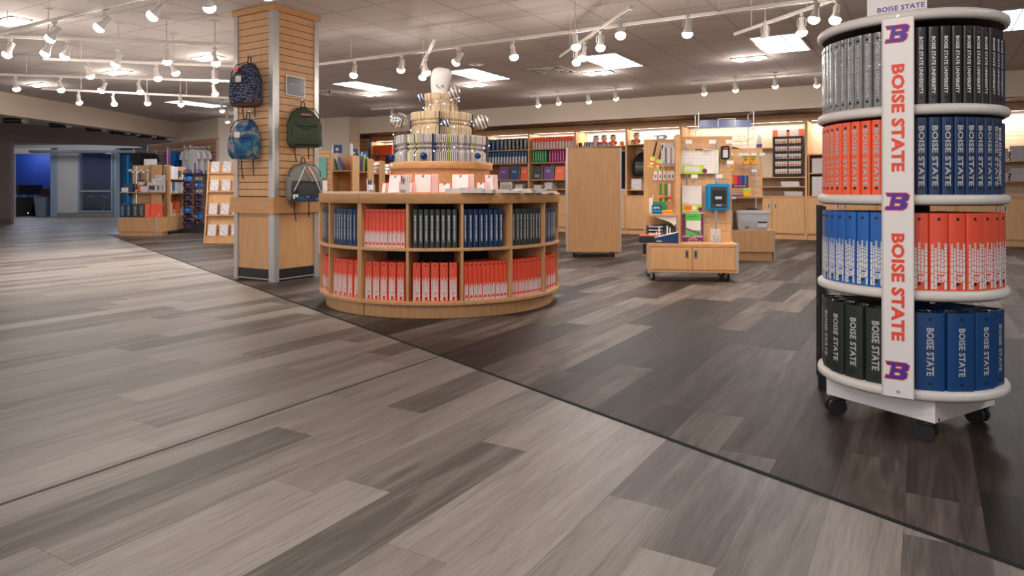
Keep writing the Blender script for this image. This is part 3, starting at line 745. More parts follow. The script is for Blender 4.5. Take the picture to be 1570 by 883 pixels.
for a0, a1, nm in ((-225, -144, 'left'), (-62, 20, 'right'), (22, 98, 'back right'), (100, 133, 'back left')):
    fan_book(.12, .415, .228, a0, a1, 'greyp', 36, RT, 'folded book with grey-white pages at the %s of the bottom ring' % nm, fb, colored=(nm in ('left', 'right')))
fan_book(.08, .275, .205, -150, -58, 'ivory', 40, RT+.234, 'folded book with ivory pages at the front of the middle ring', fb)
for a0, a1, nm in ((-235, -152, 'left'), (-56, 30, 'right'), (32, 123, 'back')):
    fan_book(.08, .275, .200, a0, a1, 'ivory', 32, RT+.234, 'folded book with ivory pages at the %s of the middle ring' % nm, fb, cover='olive')
fan_book(.03, .150, .172, -190, -12, 'ivory', 44, RT+.441, 'folded ivory book at the front of the top ring', fb, cover='ivory')
fan_book(.03, .150, .170, -10, 168, 'ivory', 36, RT+.441, 'folded ivory book at the back of the top ring', fb, cover='ivory')
# paper topper
t = thing('paper_topper', 'white curled paper cone with a small dark face on top of the book tower', 'decoration', CC+Vector((-.01, 0, RT+.613)), R(YAW))
q = MB(); rings = []
for z, a_, cx in ((0, .068, -.01), (.06, .078, -.008), (.12, .088, .0), (.17, .095, .008), (.205, .090, .015), (.228, .068, .008), (.24, .030, -.005)): rings.append((z, cx, 0, a_, a_*.5))
q.blob(rings, 28, 'white', 2.0); q.obj('paper_cone', t, smooth=60)
q = MB()
for x, z in ((-.03, .075), (-.022, .06), (.018, .072), (.026, .060), (-.004, .05)): q.tube([(x-.01, -.040-.001, z), (x, -.044, z+.007), (x+.01, -.040, z+.002)], .0022, 5, 'inkdark')
q.obj('face_marks', t)
def ball(px, py, r, d, m_, label, band=None):
    p = pt(px, py, d)
    q = MB(); q.sphere((0, 0, 0), r, 28, 18, m_); o = q.obj('ball_ornament', loc=p, smooth=80); o.rotation_euler = (.4, .5, .3)
    tag(o, label, 'ornament', 'ball ornaments on the book tower')
    k = MB(); k.cyl((0, 0, r*.96), (0, 0, r*1.13), r*.16, n=10, m='chrome'); k.obj('cap', o)
    if band:
        k = MB()
        for i in range(15):
            for j in range(-2, 2):
                a = 2*PI*i/15; b = j*.2+.25; k.sphere((r*.98*math.cos(a)*math.cos(b), r*.98*math.sin(a)*math.cos(b), r*.98*math.sin(b)), r*.09, 6, 4, 'glitter')
        k.obj('glitter_band', o)
ball(611.5, 186, .074, 6.03, 'mirror', 'large silver ornament with a glitter band at left of the book tower', True)
ball(738.5, 187, .063, 6.03, 'sswirl', 'large silver striped ornament at right of the book tower')
ball(645, 149, .034, 6.06, 'bswirl', 'blue and white striped ornament left of the top ring of the book tower')
ball(696.5, 141.5, .052, 6.0, 'sswirl', 'silver swirled ornament in front of the top ring of the book tower')
ball(685, 189, .034, 5.83, 'bswirl', 'blue and white striped ornament in front of the middle ring of the book tower')
ball(649.5, 239, .030, 5.80, 'blueball', 'glossy dark blue ornament at the foot of the book tower, left of centre')
ball(732.5, 239, .027, 5.83, 'blueball', 'glossy dark blue ornament at the foot of the book tower, right side')
ball(601, 241, .026, 6.0, 'blueball', 'dark blue ornament at the far left foot of the book tower')
t = thing('fairy_light_string', 'string of small blue-white fairy lights wound around the book tower', 'string lights', CC+Vector((0, 0, RT)), 0)
fpts = []
for k in range(44):
    f = k/43; a = R(-200+f*990); tier = 0 if f < .42 else 1 if f < .76 else 2
    rr_ = (.425, .285, .160)[tier]; z = f*.60+.02*math.sin(k*2.1)
    fpts.append(Vector((rr_*math.cos(a), rr_*math.sin(a), z)))
q = MB(); q.tube(fpts, .0008, 3, 'clear'); q.obj('wire', t)
bulb = None
for k, p in enumerate(fpts+[Vector((.40*math.cos(R(-118)), .46*math.sin(R(-100)), -.028)), Vector((.05, -.155, .62)), Vector((-.01, -.1, .78))]):
    if bulb is None: q = MB(); q.sphere((0, 0, 0), .0075, 6, 4, 'fairy'); bulb = q.obj('bulb', t, p)
    else: c = bulb.copy(); S.collection.objects.link(c); c.parent = t; c.location = p
# goods lying on the counter top
def ctop(px, d, z=.94): p = pt(px, 294, d); return Vector((p.x, p.y, z))
TZ = .9405
def folders(px0, px1, pyt, d, label, lean=.22, n=5, side=1, emblem=True, rz=0, depth=.012):
    w = (px1-px0)/FPX*d; h = (291-pyt)/FPX*d; c_ = ctop((px0+px1)/2, d)
    t = thing('notebook_set', label, 'notebooks', (c_.x, c_.y, TZ), R(YAW)+rz, 'white covered notebooks with red edges around the riser')
    for i in range(n):
        q = MB(); q.T = Matrix.Translation((i*.012*side, i*depth, 0)) @ Matrix.Rotation(-lean, 4, 'X')
        q.box(-w/2, 0, 0, w/2, .006, h, 'pink'); q.box(-w/2, -.0022, 0, w/2, 0, h, 'signred' if i == 0 else 'pink'); q.box(-w/2+.0045, -.0034, .0045, w/2-.0045, -.0022, h-.0045, 'white')
        o = q.obj('notebook', t)
        if i == 0 and emblem:
            k = MB(); k.T = q.T; put_b(k, 0, -.0042, h*.88, .017, 'inkdark'); k.obj('emblem', o)
folders(593, 614, 262, 5.46, 'tall white and red notebooks leaning at the left front of the riser', n=6, rz=-.35)
folders(634.5, 661, 261, 5.40, 'large white and red notebook with dark emblem left of centre on the round counter', n=5)
folders(692, 719, 261, 5.42, 'large white and red notebook with dark emblem right of centre on the round counter', n=4)
folders(672, 690.5, 275, 5.30, 'small white notebook with red edge in the middle of the round counter', n=1, lean=.2)
folders(744, 758, 262, 5.50, 'glossy clear-wrapped white notebooks leaning at the right front of the riser', n=5, rz=.3)
folders(731, 744, 274, 5.42, 'small red and white notebooks left of the clear-wrapped ones on the round counter', n=4, rz=.15)
folders(584, 592, 275, 5.50, 'small white and red notebooks leaning at the far left of the riser', n=3, rz=-.5, emblem=False)
folders(622, 633, 274, 5.36, 'small white notebook behind the acrylic pen cup', n=2, emblem=False)
def pen_cup(px, d, label, w=.075, hgt=.085, n=8):
    t = thing('pen_cup', label, 'pen cup', ctop(px, d, TZ), R(YAW+10))
    q = MB()
    for a, b, c2, d2 in ((-w/2, -w/2, w/2, -w/2+.003), (-w/2, w/2-.003, w/2, w/2), (-w/2, -w/2, -w/2+.003, w/2), (w/2-.003, -w/2, w/2, w/2)): q.box(a, b, 0, c2, d2, hgt, 'clear')
    q.box(-w/2, -w/2, 0, w/2, w/2, .003, 'clear'); q.obj('acrylic_box', t)
    q = MB(); q.box(-w/2+.01, -w/2-.002, .025, w/2-.01, -w/2-.001, .065, 'tag'); q.obj('price_label', t)
    for i in range(n):
        q = MB(); x, y = rnd.uniform(-.028, .028), rnd.uniform(-.028, .028)
        q.cyl((x, y, .004), (x+rnd.uniform(-.012, .012), y+rnd.uniform(-.01, .01), hgt+rnd.uniform(.02, .045)), .005, n=6, m=rnd.choice(['white', 'navyf', 'black', 'white', 'greyp'])); q.obj('pen', t)
pen_cup(619.5, 5.28, 'clear acrylic cup of white pens with a price label, left of centre on counter')
pen_cup(569, 5.62, 'clear acrylic cup of dark pens at left on the round counter', .06, .075, 9)
t = thing('acrylic_bin', 'clear acrylic bin of dark cards at the right end of the round counter', 'bin', ctop(776, 5.75, TZ), R(YAW))
q = MB(); q.box(-.05, -.04, 0, .05, .04, .09, 'clear'); q.obj('box', t)
q = MB(); q.box(-.042, -.03, .003, .042, .03, .07, 'charcoal'); q.obj('cards', t)
for i, (px, d, n, w, m_) in enumerate(((700, 5.26, 5, .16, 'greyp'), (722, 5.24, 6, .17, 'stripes'), (744, 5.28, 4, .15, 'greyp'), (764, 5.36, 4, .15, 'paper'), (783, 5.40, 3, .14, 'paper'), (803, 5.50, 5, .15, 'greyp'), (822, 5.60, 5, .14, 'stripes'), (841, 5.78, 3, .13, 'paper'), (553, 5.44, 2, .16, 'stripes'), (531, 5.55, 2, .15, 'greyp'), (508, 5.74, 2, .13, 'paper'), (590, 5.34, 1, .18, 'paper'))):
    q = MB()
    for k in range(n): 
        o = rnd.uniform(-.012, .012); q.box(-w/2+o, -.05, k*.007, w/2+o, .14, k*.007+.0055, m_ if k % 2 else 'greyp')
    tag(q.obj('magazine_stack', loc=ctop(px, d, TZ), rz=R(YAW)+rnd.uniform(-.3, .3)), 'low stack of magazines on the round counter, %s' % (('right of the middle notebook', 'below the right large notebook', 'under the clear-wrapped notebooks', 'in front of the dark card bin', 'just right of the card bin', 'third from the right end', 'second from the right end', 'rightmost', 'right of the dark pen cup', 'second from the left end', 'leftmost', 'beneath the leaning left notebooks')[i]), 'magazines', 'magazine stacks on the round counter')

# ------------------------------------------------------------------ slatwall column
X0, X1, Y0, Y1 = -6.5, -5.88, 5.005, 5.625
cx_, cy_ = (X0+X1)/2, (Y0+Y1)/2; hw = .31
t = thing('slatwall_column', 'square maple slatwall column with aluminium corners and backpacks hanging on it', 'column', (cx_, cy_, 0), 0, kind='thing')
q = MB(); q.box(-hw+.02, -hw+.02, 0, hw-.02, hw-.02, CZ, 'groove'); q.obj('core', t)
for k in range(4):
    q = MB(); q.T = Matrix.Rotation(k*PI/2, 4, 'Z'); z = .905
    while z < CZ-.07:
        z1 = min(z+.0685, CZ-.05); q.box(-hw+.045, -hw, z, hw-.045, -hw+.03, z1, 'slat'); z += .0752
    q.obj('slat_panel', t)
    q = MB(); q.T = Matrix.Rotation(k*PI/2, 4, 'Z'); q.box(-hw+.045, -hw+.002, .13, hw-.045, -hw+.03, .73, 'maple'); q.obj('lower_panel', t)
    q = MB(); q.T = Matrix.Rotation(k*PI/2, 4, 'Z'); q.box(-hw+.045, -hw, .03, hw-.045, -hw+.03, .13, 'black'); q.box(-hw+.04, -hw-.004, .018, hw-.04, -hw+.02, .03, 'metal'); q.obj('kick_plate', t)
    q = MB(); q.T = Matrix.Rotation(k*PI/2, 4, 'Z'); a = .062; o = .012
    q.prism([(-hw-o, -hw-o+.012), (-hw-o+.012, -hw-o), (-hw+a, -hw-o), (-hw+a, -hw+.02), (-hw+.02, -hw+a), (-hw-o, -hw+a)], 0, CZ-.06, 'metal'); q.obj('corner_trim', t)
    q = MB(); q.T = Matrix.Rotation(k*PI/2, 4, 'Z'); b = .034
    q.prism([(-hw-b, -hw-b), (hw+b, -hw-b), (hw-.03, -hw+.03), (-hw+.03, -hw+.03)], .722, .892, 'mapleh'); q.obj('band', t)
    q = MB(); q.T = Matrix.Rotation(k*PI/2, 4, 'Z'); b = .022
    q.prism([(-hw-b, -hw-b), (hw+b, -hw-b), (hw-.03, -hw+.03), (-hw+.03, -hw+.03)], CZ-.062, CZ-.001, 'mapleh'); q.obj('crown', t)
t = thing('column_plaque', 'dark plaque in a clear frame on the right face of the slatwall column', 'sign', (X1+.004, 5.29, 2.09), PI/2)
q = MB()
for b_ in ((-.13, -.105, .13, -.098), (-.13, .098, .13, .105), (-.13, -.098, -.123, .098), (.123, -.098, .13, .098)): q.box(b_[0], -.012, b_[1], b_[2], 0, b_[3], 'metal')
q.obj('frame', t)
q = MB(); q.box(-.12, -.009, -.095, .12, -.003, .095, mat('dark_grey_card', (.06, .06, .08), .25)); put_text(q, 'BACKPACKS', -.02, -.0095, .02, .12, .016, 'silver'); q.obj('card', t)
# backpacks
def backpack(name, label, loc, rz, w, h, d, body, pocket=None, bottom=None, extra=None, straps=True, strapL=.16, tagm=True):
    t = thing(name, label, 'backpack', loc, rz)          # hangs from its origin (the hook); face towards -y
    q = MB(); rg = []; N = 16
    for i in range(N+1):
        f = i/N; z = -.07-h*(1-f)
        wf = (min(1, (1-f)/.42))**.45 if f > .58 else 1 if f > .12 else .80+.20*(f/.12)**.5
        df = (min(1, (1-f)/.45)+.0)**.55 if f > .55 else .92+.08*min(1, f/.1)
        rg.append((z, .0, -d*.5*df-.01, max(.015, w/2*wf)*(1+.012*math.sin(i*2.3)), max(.012, d*.5*df)))
    q.blob(rg, 28, body, 2.7); q.obj('pack_body', t, smooth=60)
    ph, pw = h*.46, w*.80; zb = -.07-h+.03; pm = pocket or body
    q = MB(); rg = []
    for i in range(9):
        f = i/8; s_ = math.sin(PI*min(max(f, .04), .96))**.35; rg.append((zb+ph*f, 0, -d-.01, pw/2*(.86+.14*s_), .042*s_+.006))
    q.blob(rg, 24, pm, 3.2); pk = q.obj('front_pocket', t, smooth=60)
    q = MB(); zt = zb+ph-.015
    q.tube([(-pw*.42, -d-.035, zt-.02), (-pw*.3, -d-.046, zt), (0, -d-.050, zt+.004), (pw*.3, -d-.046, zt), (pw*.42, -d-.035, zt-.02)], .004, 5, 'strap'); q.obj('zip', pk)
    q = MB(); arc = [(-w*.42, -d*.78, -.07-h*.52), (-w*.43, -d*.72, -.07-h*.25), (-w*.30, -d*.60, -.07-h*.07), (0, -d*.62, -.07-h*.0-.01), (w*.30, -d*.60, -.07-h*.07), (w*.43, -d*.72, -.07-h*.25), (w*.42, -d*.78, -.07-h*.52)]
    q.tube(arc, .005, 5, 'strap'); q.obj('main_zip', t)
    q = MB(); q.tube([(-.02, -.03, -.085), (-.016, -.022, -.02), (0, -.02, -.004), (.016, -.022, -.02), (.02, -.03, -.085)], .006, 6, 'strap'); q.obj('haul_loop', t)
    if bottom:
        q = MB(); z0 = -.07-h-.002; q.blob([(z0-.004, 0, -d*.5-.01, w/2*.78, d*.44), (z0+.01, 0, -d*.5-.01, w/2*.90, d*.5), (z0+h*.08, 0, -d*.5-.01, w/2*1.0, d*.53), (z0+h*.135, 0, -d*.5-.01, w/2*1.01, d*.525)], 28, bottom, 2.7); q.obj('base_panel', t, smooth=60)
    if straps:
        for x, l in ((-w*.22, strapL), (w*.16, strapL*.8)):
            q = MB(); z = -.07-h; q.tube([(x, -.02, z+.06), (x*1.05, -.022, z-l*.4), (x*.95+.008, -.02, z-l), (x*.95+.014, -.02, z-l-.01)], .006, 5, 'strap'); q.obj('shoulder_strap_end', t)
    if tagm:
        q = MB(); q.box(-w*.12, -d-.058, -.07-h*.50, w*.06, -d-.055, -.07-h*.36, 'tag'); q.box(-w*.10, -d-.0585, -.07-h*.49, w*.04, -d-.058, -.07-h*.44, 'greyp'); q.obj('hang_tag', t)
    q = MB(); q.tube([(0, .06, .0), (0, -.05, .0), (0, -.06, .012)], .003, 6, 'chrome'); q.box(-.012, -.002, -.012, .012, .002, .02, 'chrome')
    o = q.obj('wall_hook', loc=loc, rz=rz); tag(o, 'chrome slatwall hook holding the '+label.split(' hanging')[0][:60], 'hook')
    if extra: extra(t)
    return t
def P_(px, py, face):            # on the column's left (front) or right face
    r = ray(px, py)
    if face == 'L': k = (Y0-.003)/r[1]; return Vector((r[0]*k, Y0-.003, EYE+r[2]*k))
    k = (X1+.003)/r[0]; return Vector((X1+.003, r[1]*k, EYE+r[2]*k))
def ex1(t):
    q = MB(); q.cyl((-.085, -.130, -.165), (-.085, -.150, -.165), .027, n=20, m='signred'); q.cyl((-.085, -.150, -.165), (-.085, -.151, -.165), .019, n=20, m='tag'); q.cyl((-.085, -.151, -.165), (-.085, -.152, -.165), .013, n=20, m='signred'); q.obj('round_badge', t)
    q = MB(); q.box(-.06, -.175, -.205, .05, -.170, -.185, 'strap'); q.obj('grab_strip', t)
def ex2(t):
    q = MB(); q.blob([(-.40, 0, -.185, .125, .012), (-.36, 0, -.190, .128, .014)], 20, mat('beige_fabric_band', (.42, .34, .32), .9), 3); q.obj('fabric_band', t)
def ex3(t):
    q = MB(); q.box(-.06, -.146, -.185, .065, -.140, -.145, 'black', .002); q.obj('label_patch', t)
    k = MB(); k.box(-.055, -.147, -.18, .06, -.1465, -.15, mat('patch_red', (.25, .05, .04), .6)); put_text(k, 'JANSPORT', 0, -.1478, -.165, .10, .015, 'silver'); k.obj('patch_lettering', t)
    q = MB(); q.box(.12, -.12, -.47, .165, -.10, -.40, 'navyf'); q.obj('hang_tag', t)
    q = MB(); q.tube([(-.14, -.21, -.25), (-.02, -.205, -.33), (.11, -.20, -.27)], .005, 5, 'strap'); q.obj('pocket_seam', t)
def ex4(t):
    q = MB(); q.cyl((.005, -.215, -.455), (.005, -.222, -.455), .026, n=20, m='signred'); q.cyl((.005, -.222, -.455), (.005, -.223, -.455), .018, n=20, m='tag'); q.obj('round_badge', t)
    q = MB()
    for s_ in (-1, 1): q.tube([(s_*.02, -.19, -.12), (s_*.06, -.215, -.20), (s_*.10, -.225, -.29), (s_*.14, -.2, -.38)], .006, 5, 'tag')
    q.tube([(-.05, -.17, -.10), (-.01, -.21, -.18), (.05, -.225, -.28)], .012, 6, 'grey')
    q.obj('webbing', t)
    q = MB(); q.cyl((.02, -.20, -.17), (.02, -.208, -.17), .018, n=14, m='signred'); q.obj('small_patch', t)
    q = MB(); q.box(-.155, -.205, -.47, -.09, -.20, -.36, 'black'); q.box(-.15, -.2055, -.46, -.095, -.205, -.41, 'tag'); q.obj('hang_tag', t)
    q = MB(); q.blob([(-.475, 0, -.14, .155, .09), (-.44, 0, -.14, .158, .092)], 28, 'tiedye', 2.7); q.obj('patterned_trim', t, smooth=60)
p = P_(391, 88, 'L'); backpack('backpack', 'navy dashed backpack with brown base hanging at the top of the column left face', p+Vector((0, -.055, 0)), R(20), .35, .47, .16, 'dashes', None, 'brown', ex1, strapL=.12)
p = P_(389, 173, 'L'); backpack('backpack', 'blue tie-dye backpack hanging below the navy one on the column left face', p+Vector((0, -.055, 0)), R(20), .34, .43, .16, 'tiedye', None, None, ex2, strapL=.20)
p = P_(458, 155, 'R'); backpack('backpack', 'olive green backpack hanging on the upper part of the column right face', p+Vector((.055, 0, 0)), PI/2-R(28), .37, .44, .15, 'olive', None, None, ex3, strapL=.14, tagm=False)
p = P_(458, 240, 'R'); backpack('backpack', 'grey backpack with dark pocket hanging below the olive one on the column', p+Vector((.055, 0, 0)), PI/2-R(28), .39, .42, .15, 'grey', 'dgrey', None, ex4, strapL=.20, tagm=False)

# ------------------------------------------------------------------ ceiling: track lights, panels, recessed pairs, vents
ZT = 2.61
def track(p, q_, label, group='white lighting tracks', z=ZT, hang_=()):
    p, q_ = Vector((p[0], p[1], z)), Vector((q_[0], q_[1], z)); d = (q_-p); L = d.length; a = math.atan2(d.y, d.x)
    t = thing('lighting_track', label, 'light track', p, a, group)
    k = MB(); k.box(0, -.018, 0, L, .018, .035, 'wmetal', .003); k.obj('rail', t)
    k = MB(); k.box(.05, -.006, -.001, L-.05, .006, .001, 'black'); k.obj('slot', t)
    n = max(2, int(L/1.8)+1)
    for i in range(n):
        x = L*(i+.35)/n; k = MB(); k.cyl((x, 0, .035), (x, 0, CZ-z), .004, n=6, m='wmetal'); k.box(x-.018, -.018, .024, x+.018, .018, .034, 'track'); k.obj('hanger_rod', t)
track((-11.0, 3.57), (-1.9, 3.57), 'long white track nearest the camera over the light floor')
track((-8.4, 6.6), (.9, 6.6), 'long white track crossing the ceiling above the round counter')
track((-6.9, 12.36), (-4.7, 12.36), 'white track by the back soffit, left of the wire rack', z=2.87)
track((-3.6, 12.36), (-1.2, 12.36), 'white track by the back soffit, nearest the binder tower', z=2.87)
track((-3.9, 7.75), (-2.3, 6.0), 'diagonal white track right of the book tower')
track((-1.75, 7.6), (-.55, 6.55), 'diagonal white track left of the binder tower')
track((-5.85, 7.45), (-4.6, 6.1), 'diagonal white track behind the paper topper')
track((-11.2, 12.4), (-10.2, 12.4), 'short white track behind the silver ornament', z=2.87)
track((-8.9, 3.4), (-6.9, 5.1), 'diagonal white track at left, first behind the nearest track')
track((-9.6, 4.55), (-7.8, 6.25), 'diagonal white track at left, second behind the nearest track')
track((-11.6, 4.65), (-9.0, 7.0), 'diagonal white track at left, third behind the nearest track')
track((-12.4, 5.85), (-10.5, 8.4), 'diagonal white track at left, farthest from the camera')
def spot_head(az, tilt):
    def make():
        root = MB(); root.box(-.02, -.014, -.028, .02, .014, .0, 'lampw', .003)
        o = root.obj('track_spotlight')
        q = MB(); q.cyl((0, 0, -.05), (0, 0, -.028), .009, n=8, m='lampw')
        q.tube([(0, -.038, -.125), (0, -.038, -.062), (0, -.028, -.050), (0, .028, -.050), (0, .038, -.062), (0, .038, -.125)], .0042, 5, 'lampw'); q.obj('yoke', o)
        T = Matrix.Translation((0, 0, -.115)) @ Matrix.Rotation(tilt, 4, 'Y')
        q = MB(); q.T = T
        q.lathe([(0, .075), (.020, .075), (.024, .068), (.024, .01), (.028, -.005), (.043, -.045), (.046, -.062)], 20, 'lampw'); q.obj('can', o, smooth=40)
        q = MB(); q.T = T; q.lathe([(.048, -.055), (.050, -.068), (.044, -.086), (.030, -.098), (.014, -.104), (0, -.106)], 18, 'lamp'); q.obj('bulb', o, smooth=60)
        l = bpy.data.lights.new('lamp_light', 'SPOT'); l.energy = SPOT_W; l.color = WARM; l.spot_size = R(115); l.spot_blend = .8; l.shadow_soft_size = .04
        b = bpy.data.objects.new('lamp_light', l); S.collection.objects.link(b); b.parent = o
        b.matrix_local = T @ Matrix.Translation((0, 0, -.125))
        l = bpy.data.lights.new('lamp_glow', 'POINT'); l.energy = GLOW_W; l.color = WARM; l.shadow_soft_size = .05
        b = bpy.data.objects.new('lamp_glow', l); S.collection.objects.link(b); b.parent = o; b.matrix_local = T @ Matrix.Translation((0, 0, -.145))
        return o
    return make
GLOW_W = 3.4
HEADS = [Proto(spot_head(0, R(a))) for a in (12, 28, 42)]
spots = [((13.6, 86), 1, 0, 'leftmost spotlight hanging at left edge of the view'), ((68, 83), 1, 0, 'spotlight right of the leftmost one at upper left'), ((82, 63), 2, 0, 'angled spotlight near the left end of the nearest track'),
 ((99.7, 88), 1, 0, 'lower spotlight of the cluster under the nearest track at left'), ((154, 46), 2, 0, 'tilted spotlight in the middle of the nearest track'), ((240, 29.5), 2, 0, 'large tilted spotlight on the nearest track left of the column'),
 ((316, 12.5), 1, 0, 'spotlight at the top edge just left of the column'), ((176, 99.7), 1, 0, 'tilted spotlight above the bright recessed pair at left'), ((138, 117), 1, 0, 'spotlight left of the bright recessed pair'),
 ((256.7, 95), 0, 0, 'upright spotlight on the first diagonal track at left'), ((270.7, 113), 1, 0, 'large spotlight below the upright one on the left diagonals'), ((241.7, 120), 0, 0, 'upright spotlight on the second diagonal track'),
 ((332, 97.4), 0, 0, 'spotlight beside the recessed pair next to the column'), ((329.6, 123.5), 0, 0, 'spotlight next to the column, middle of three stacked there'), ((330, 144), 0, 0, 'spotlight next to the column, lowest of three stacked there'),
 ((26.7, 136.6), 0, 0, 'leftmost spotlight close above the cream bulkhead'), ((93.3, 137.7), 0, 0, 'second spotlight from left close above the cream bulkhead'), ((157, 140.5), 1, 0, 'slanted spotlight at the middle of the third diagonal track'), ((214, 140.5), 0, 0, 'spotlight at the right of the third diagonal track'),
 ((120, 156.3), 0, 0, 'leftmost spotlight of the farthest diagonal track'), ((174.4, 158.6), 0, 0, 'second spotlight from left on the farthest diagonal track'), ((226.6, 158.6), 0, 0, 'third spotlight from left on the farthest diagonal track'), ((278, 160.4), 0, 0, 'spotlight above the brown slatwall in front of the ceiling vent'),
 ((341, 170), 0, 0, 'spotlight close to the column under the long far panel'), ((349, 187), 0, 0, 'spotlight just left of the column over the cream wall'),
 ((536.6, 114.4), 0, 0, 'spotlight on the middle track right of the column'), ((611.4, 107.6), 1, 0, 'spotlight on the middle track above the silver ornament'), ((655, 112), 0, 0, 'upper spotlight on the diagonal track behind the paper topper'), ((651, 119), 0, 0, 'lower spotlight beside the paper topper'),
 ((690, 96), 2, 0, 'tilted spotlight on the middle track right of the paper topper'), ((782.4, 85.6), 0, 0, 'spotlight hanging alone on the middle track over the counter right side'), ((597.8, 177.8), 0, 0, 'small spotlight behind the silver ornament'),
 ((883.8, 71.9), 0, 0, 'large spotlight at the crossing of two tracks'), ((885.3, 95.8), 0, 0, 'lowest spotlight of the crossing tracks cluster'), ((896.4, 89.2), 0, 0, 'spotlight touching the corner of the lit panel in the crossing cluster'), ((921.3, 73.4), 0, 0, 'spotlight above the lit panel on the diagonal track'), ((947.6, 53.9), 0, 0, 'topmost spotlight of the diagonal track right of the book tower'),
 ((1053.6, 52.4), 0, 0, 'large spotlight alone on the middle track, above the wire rack'), ((1247, 30), 0, 0, 'large spotlight beside the top shelf of the binder tower'), ((1220, 49.4), 0, 0, 'spotlight in front of the lit panel, right side'), ((1172, 61), 0, 0, 'spotlight in front of the lit panel, left side'), ((1278.6, 29), 0, 0, 'spotlight partly above the left rim of the binder tower'),
 ((823.4, 161.7), 1, 0, 'leftmost of four small spotlights along the back soffit'), ((856.9, 158.7), 1, 0, 'second of four small spotlights along the back soffit'), ((899.7, 155.7), 1, 0, 'third of four small spotlights along the back soffit'), ((944.9, 152), 1, 0, 'rightmost of four small spotlights along the back soffit'),
 ((1077.8, 143), 0, 0, 'small spotlight over the wire rack by the back soffit'), ((1128, 139), 0, 0, 'second small spotlight over the wire rack by the back soffit'), ((1189, 133), 0, 0, 'bright small spotlight over the paint display by the back soffit'), ((1252, 131), 0, 0, 'small spotlight by the back soffit touching the binder tower outline')]
tl = (12, 28, 42)
TRK = [((-11.0, 3.57), (-1.9, 3.57), 2.61), ((-8.4, 6.6), (.9, 6.6), 2.61), ((-6.9, 12.36), (-4.7, 12.36), 2.87), ((-3.6, 12.36), (-1.2, 12.36), 2.87), ((-3.9, 7.75), (-2.3, 6.0), 2.61), ((-1.75, 7.6), (-.55, 6.55), 2.61), ((-5.85, 7.45), (-4.6, 6.1), 2.61), ((-11.2, 12.4), (-10.2, 12.4), 2.87), ((-8.9, 3.4), (-6.9, 5.1), 2.61), ((-9.6, 4.55), (-7.8, 6.25), 2.61), ((-11.6, 4.65), (-9.0, 7.0), 2.61), ((-12.4, 5.85), (-10.5, 8.4), 2.61)]
def snap(p):
    best = None
    for a, b, z in TRK:
        if abs(z-p.z) > .05: continue
        a, b = Vector(a), Vector(b); d = b-a; t = max(.01, min(.99, (p.xy-a).dot(d)/d.length_squared)); c = a+d*t; r = (c-p.xy).length
        if best is None or r < best[0]: best = (r, c)
    return best
for i, ((px, py), ti, _, nm) in enumerate(spots):
    if py > 125 and px > 700: ti = 1
    small = py > 125 and px < 350
    back = py > 125 and px > 500 or py > 169; p = onz(px, py, 2.69 if back else 2.43); a = -PI/2 if back else rnd.uniform(0, 6.28) if i >= 25 else R(rnd.uniform(-150, -60))
    if i in (0, 1, 2, 3, 4, 5, 7, 17): a = R(YAW)+rnd.uniform(-.3, .3); 
    if i in (27,): a = R(200)
    off = .085*math.sin(R(tl[ti])); dx, dy = -math.cos(a)*off, -math.sin(a)*off
    zb = -.115-.085*math.cos(R(tl[ti]))
    # bulb sits at (−sin,·) of the tilt: rotate about Y moves the lens to -x
    p = Vector((p.x-dx, p.y-dy, 2.87 if back else 2.61))
    bs = snap(p)
    if bs[0] < .11: p = Vector((bs[1].x, bs[1].y, p.z))
    ho = HEADS[ti].put(p, a, nm, 'spotlight', 'white track spotlights')
    if bs[0] >= .11:
        k = MB(); k.cyl((0, 0, -.002), (0, 0, CZ-p.z), .006, n=6, m='track'); k.cyl((0, 0, CZ-p.z-.012), (0, 0, CZ-p.z), .04, n=12, m='track'); k.obj('ceiling_stem', ho)
for x, nm in ((-4.3, 'left'), (-3.5, 'second'), (-2.7, 'third'), (-2.0, 'right')): HEADS[2].put(Vector((x, 3.57, 2.61)), -PI/2, 'added unseen spotlight over the camera side of the round counter, %s one' % nm, 'spotlight', 'white track spotlights')  # unseen heads added to brighten the book tower and counter front
track((-4.0, .54), (1.5, .54), 'added unseen white track behind the camera side of the seam')  # unseen track and heads added to brighten the binder tower front
for x, nm in ((-1.7, 'left'), (-.8, 'middle'), (.15, 'right')): HEADS[2].put(Vector((x, .54, 2.61)), -PI/2, 'added unseen spotlight aimed at the binder tower front, %s one' % nm, 'spotlight', 'white track spotlights')
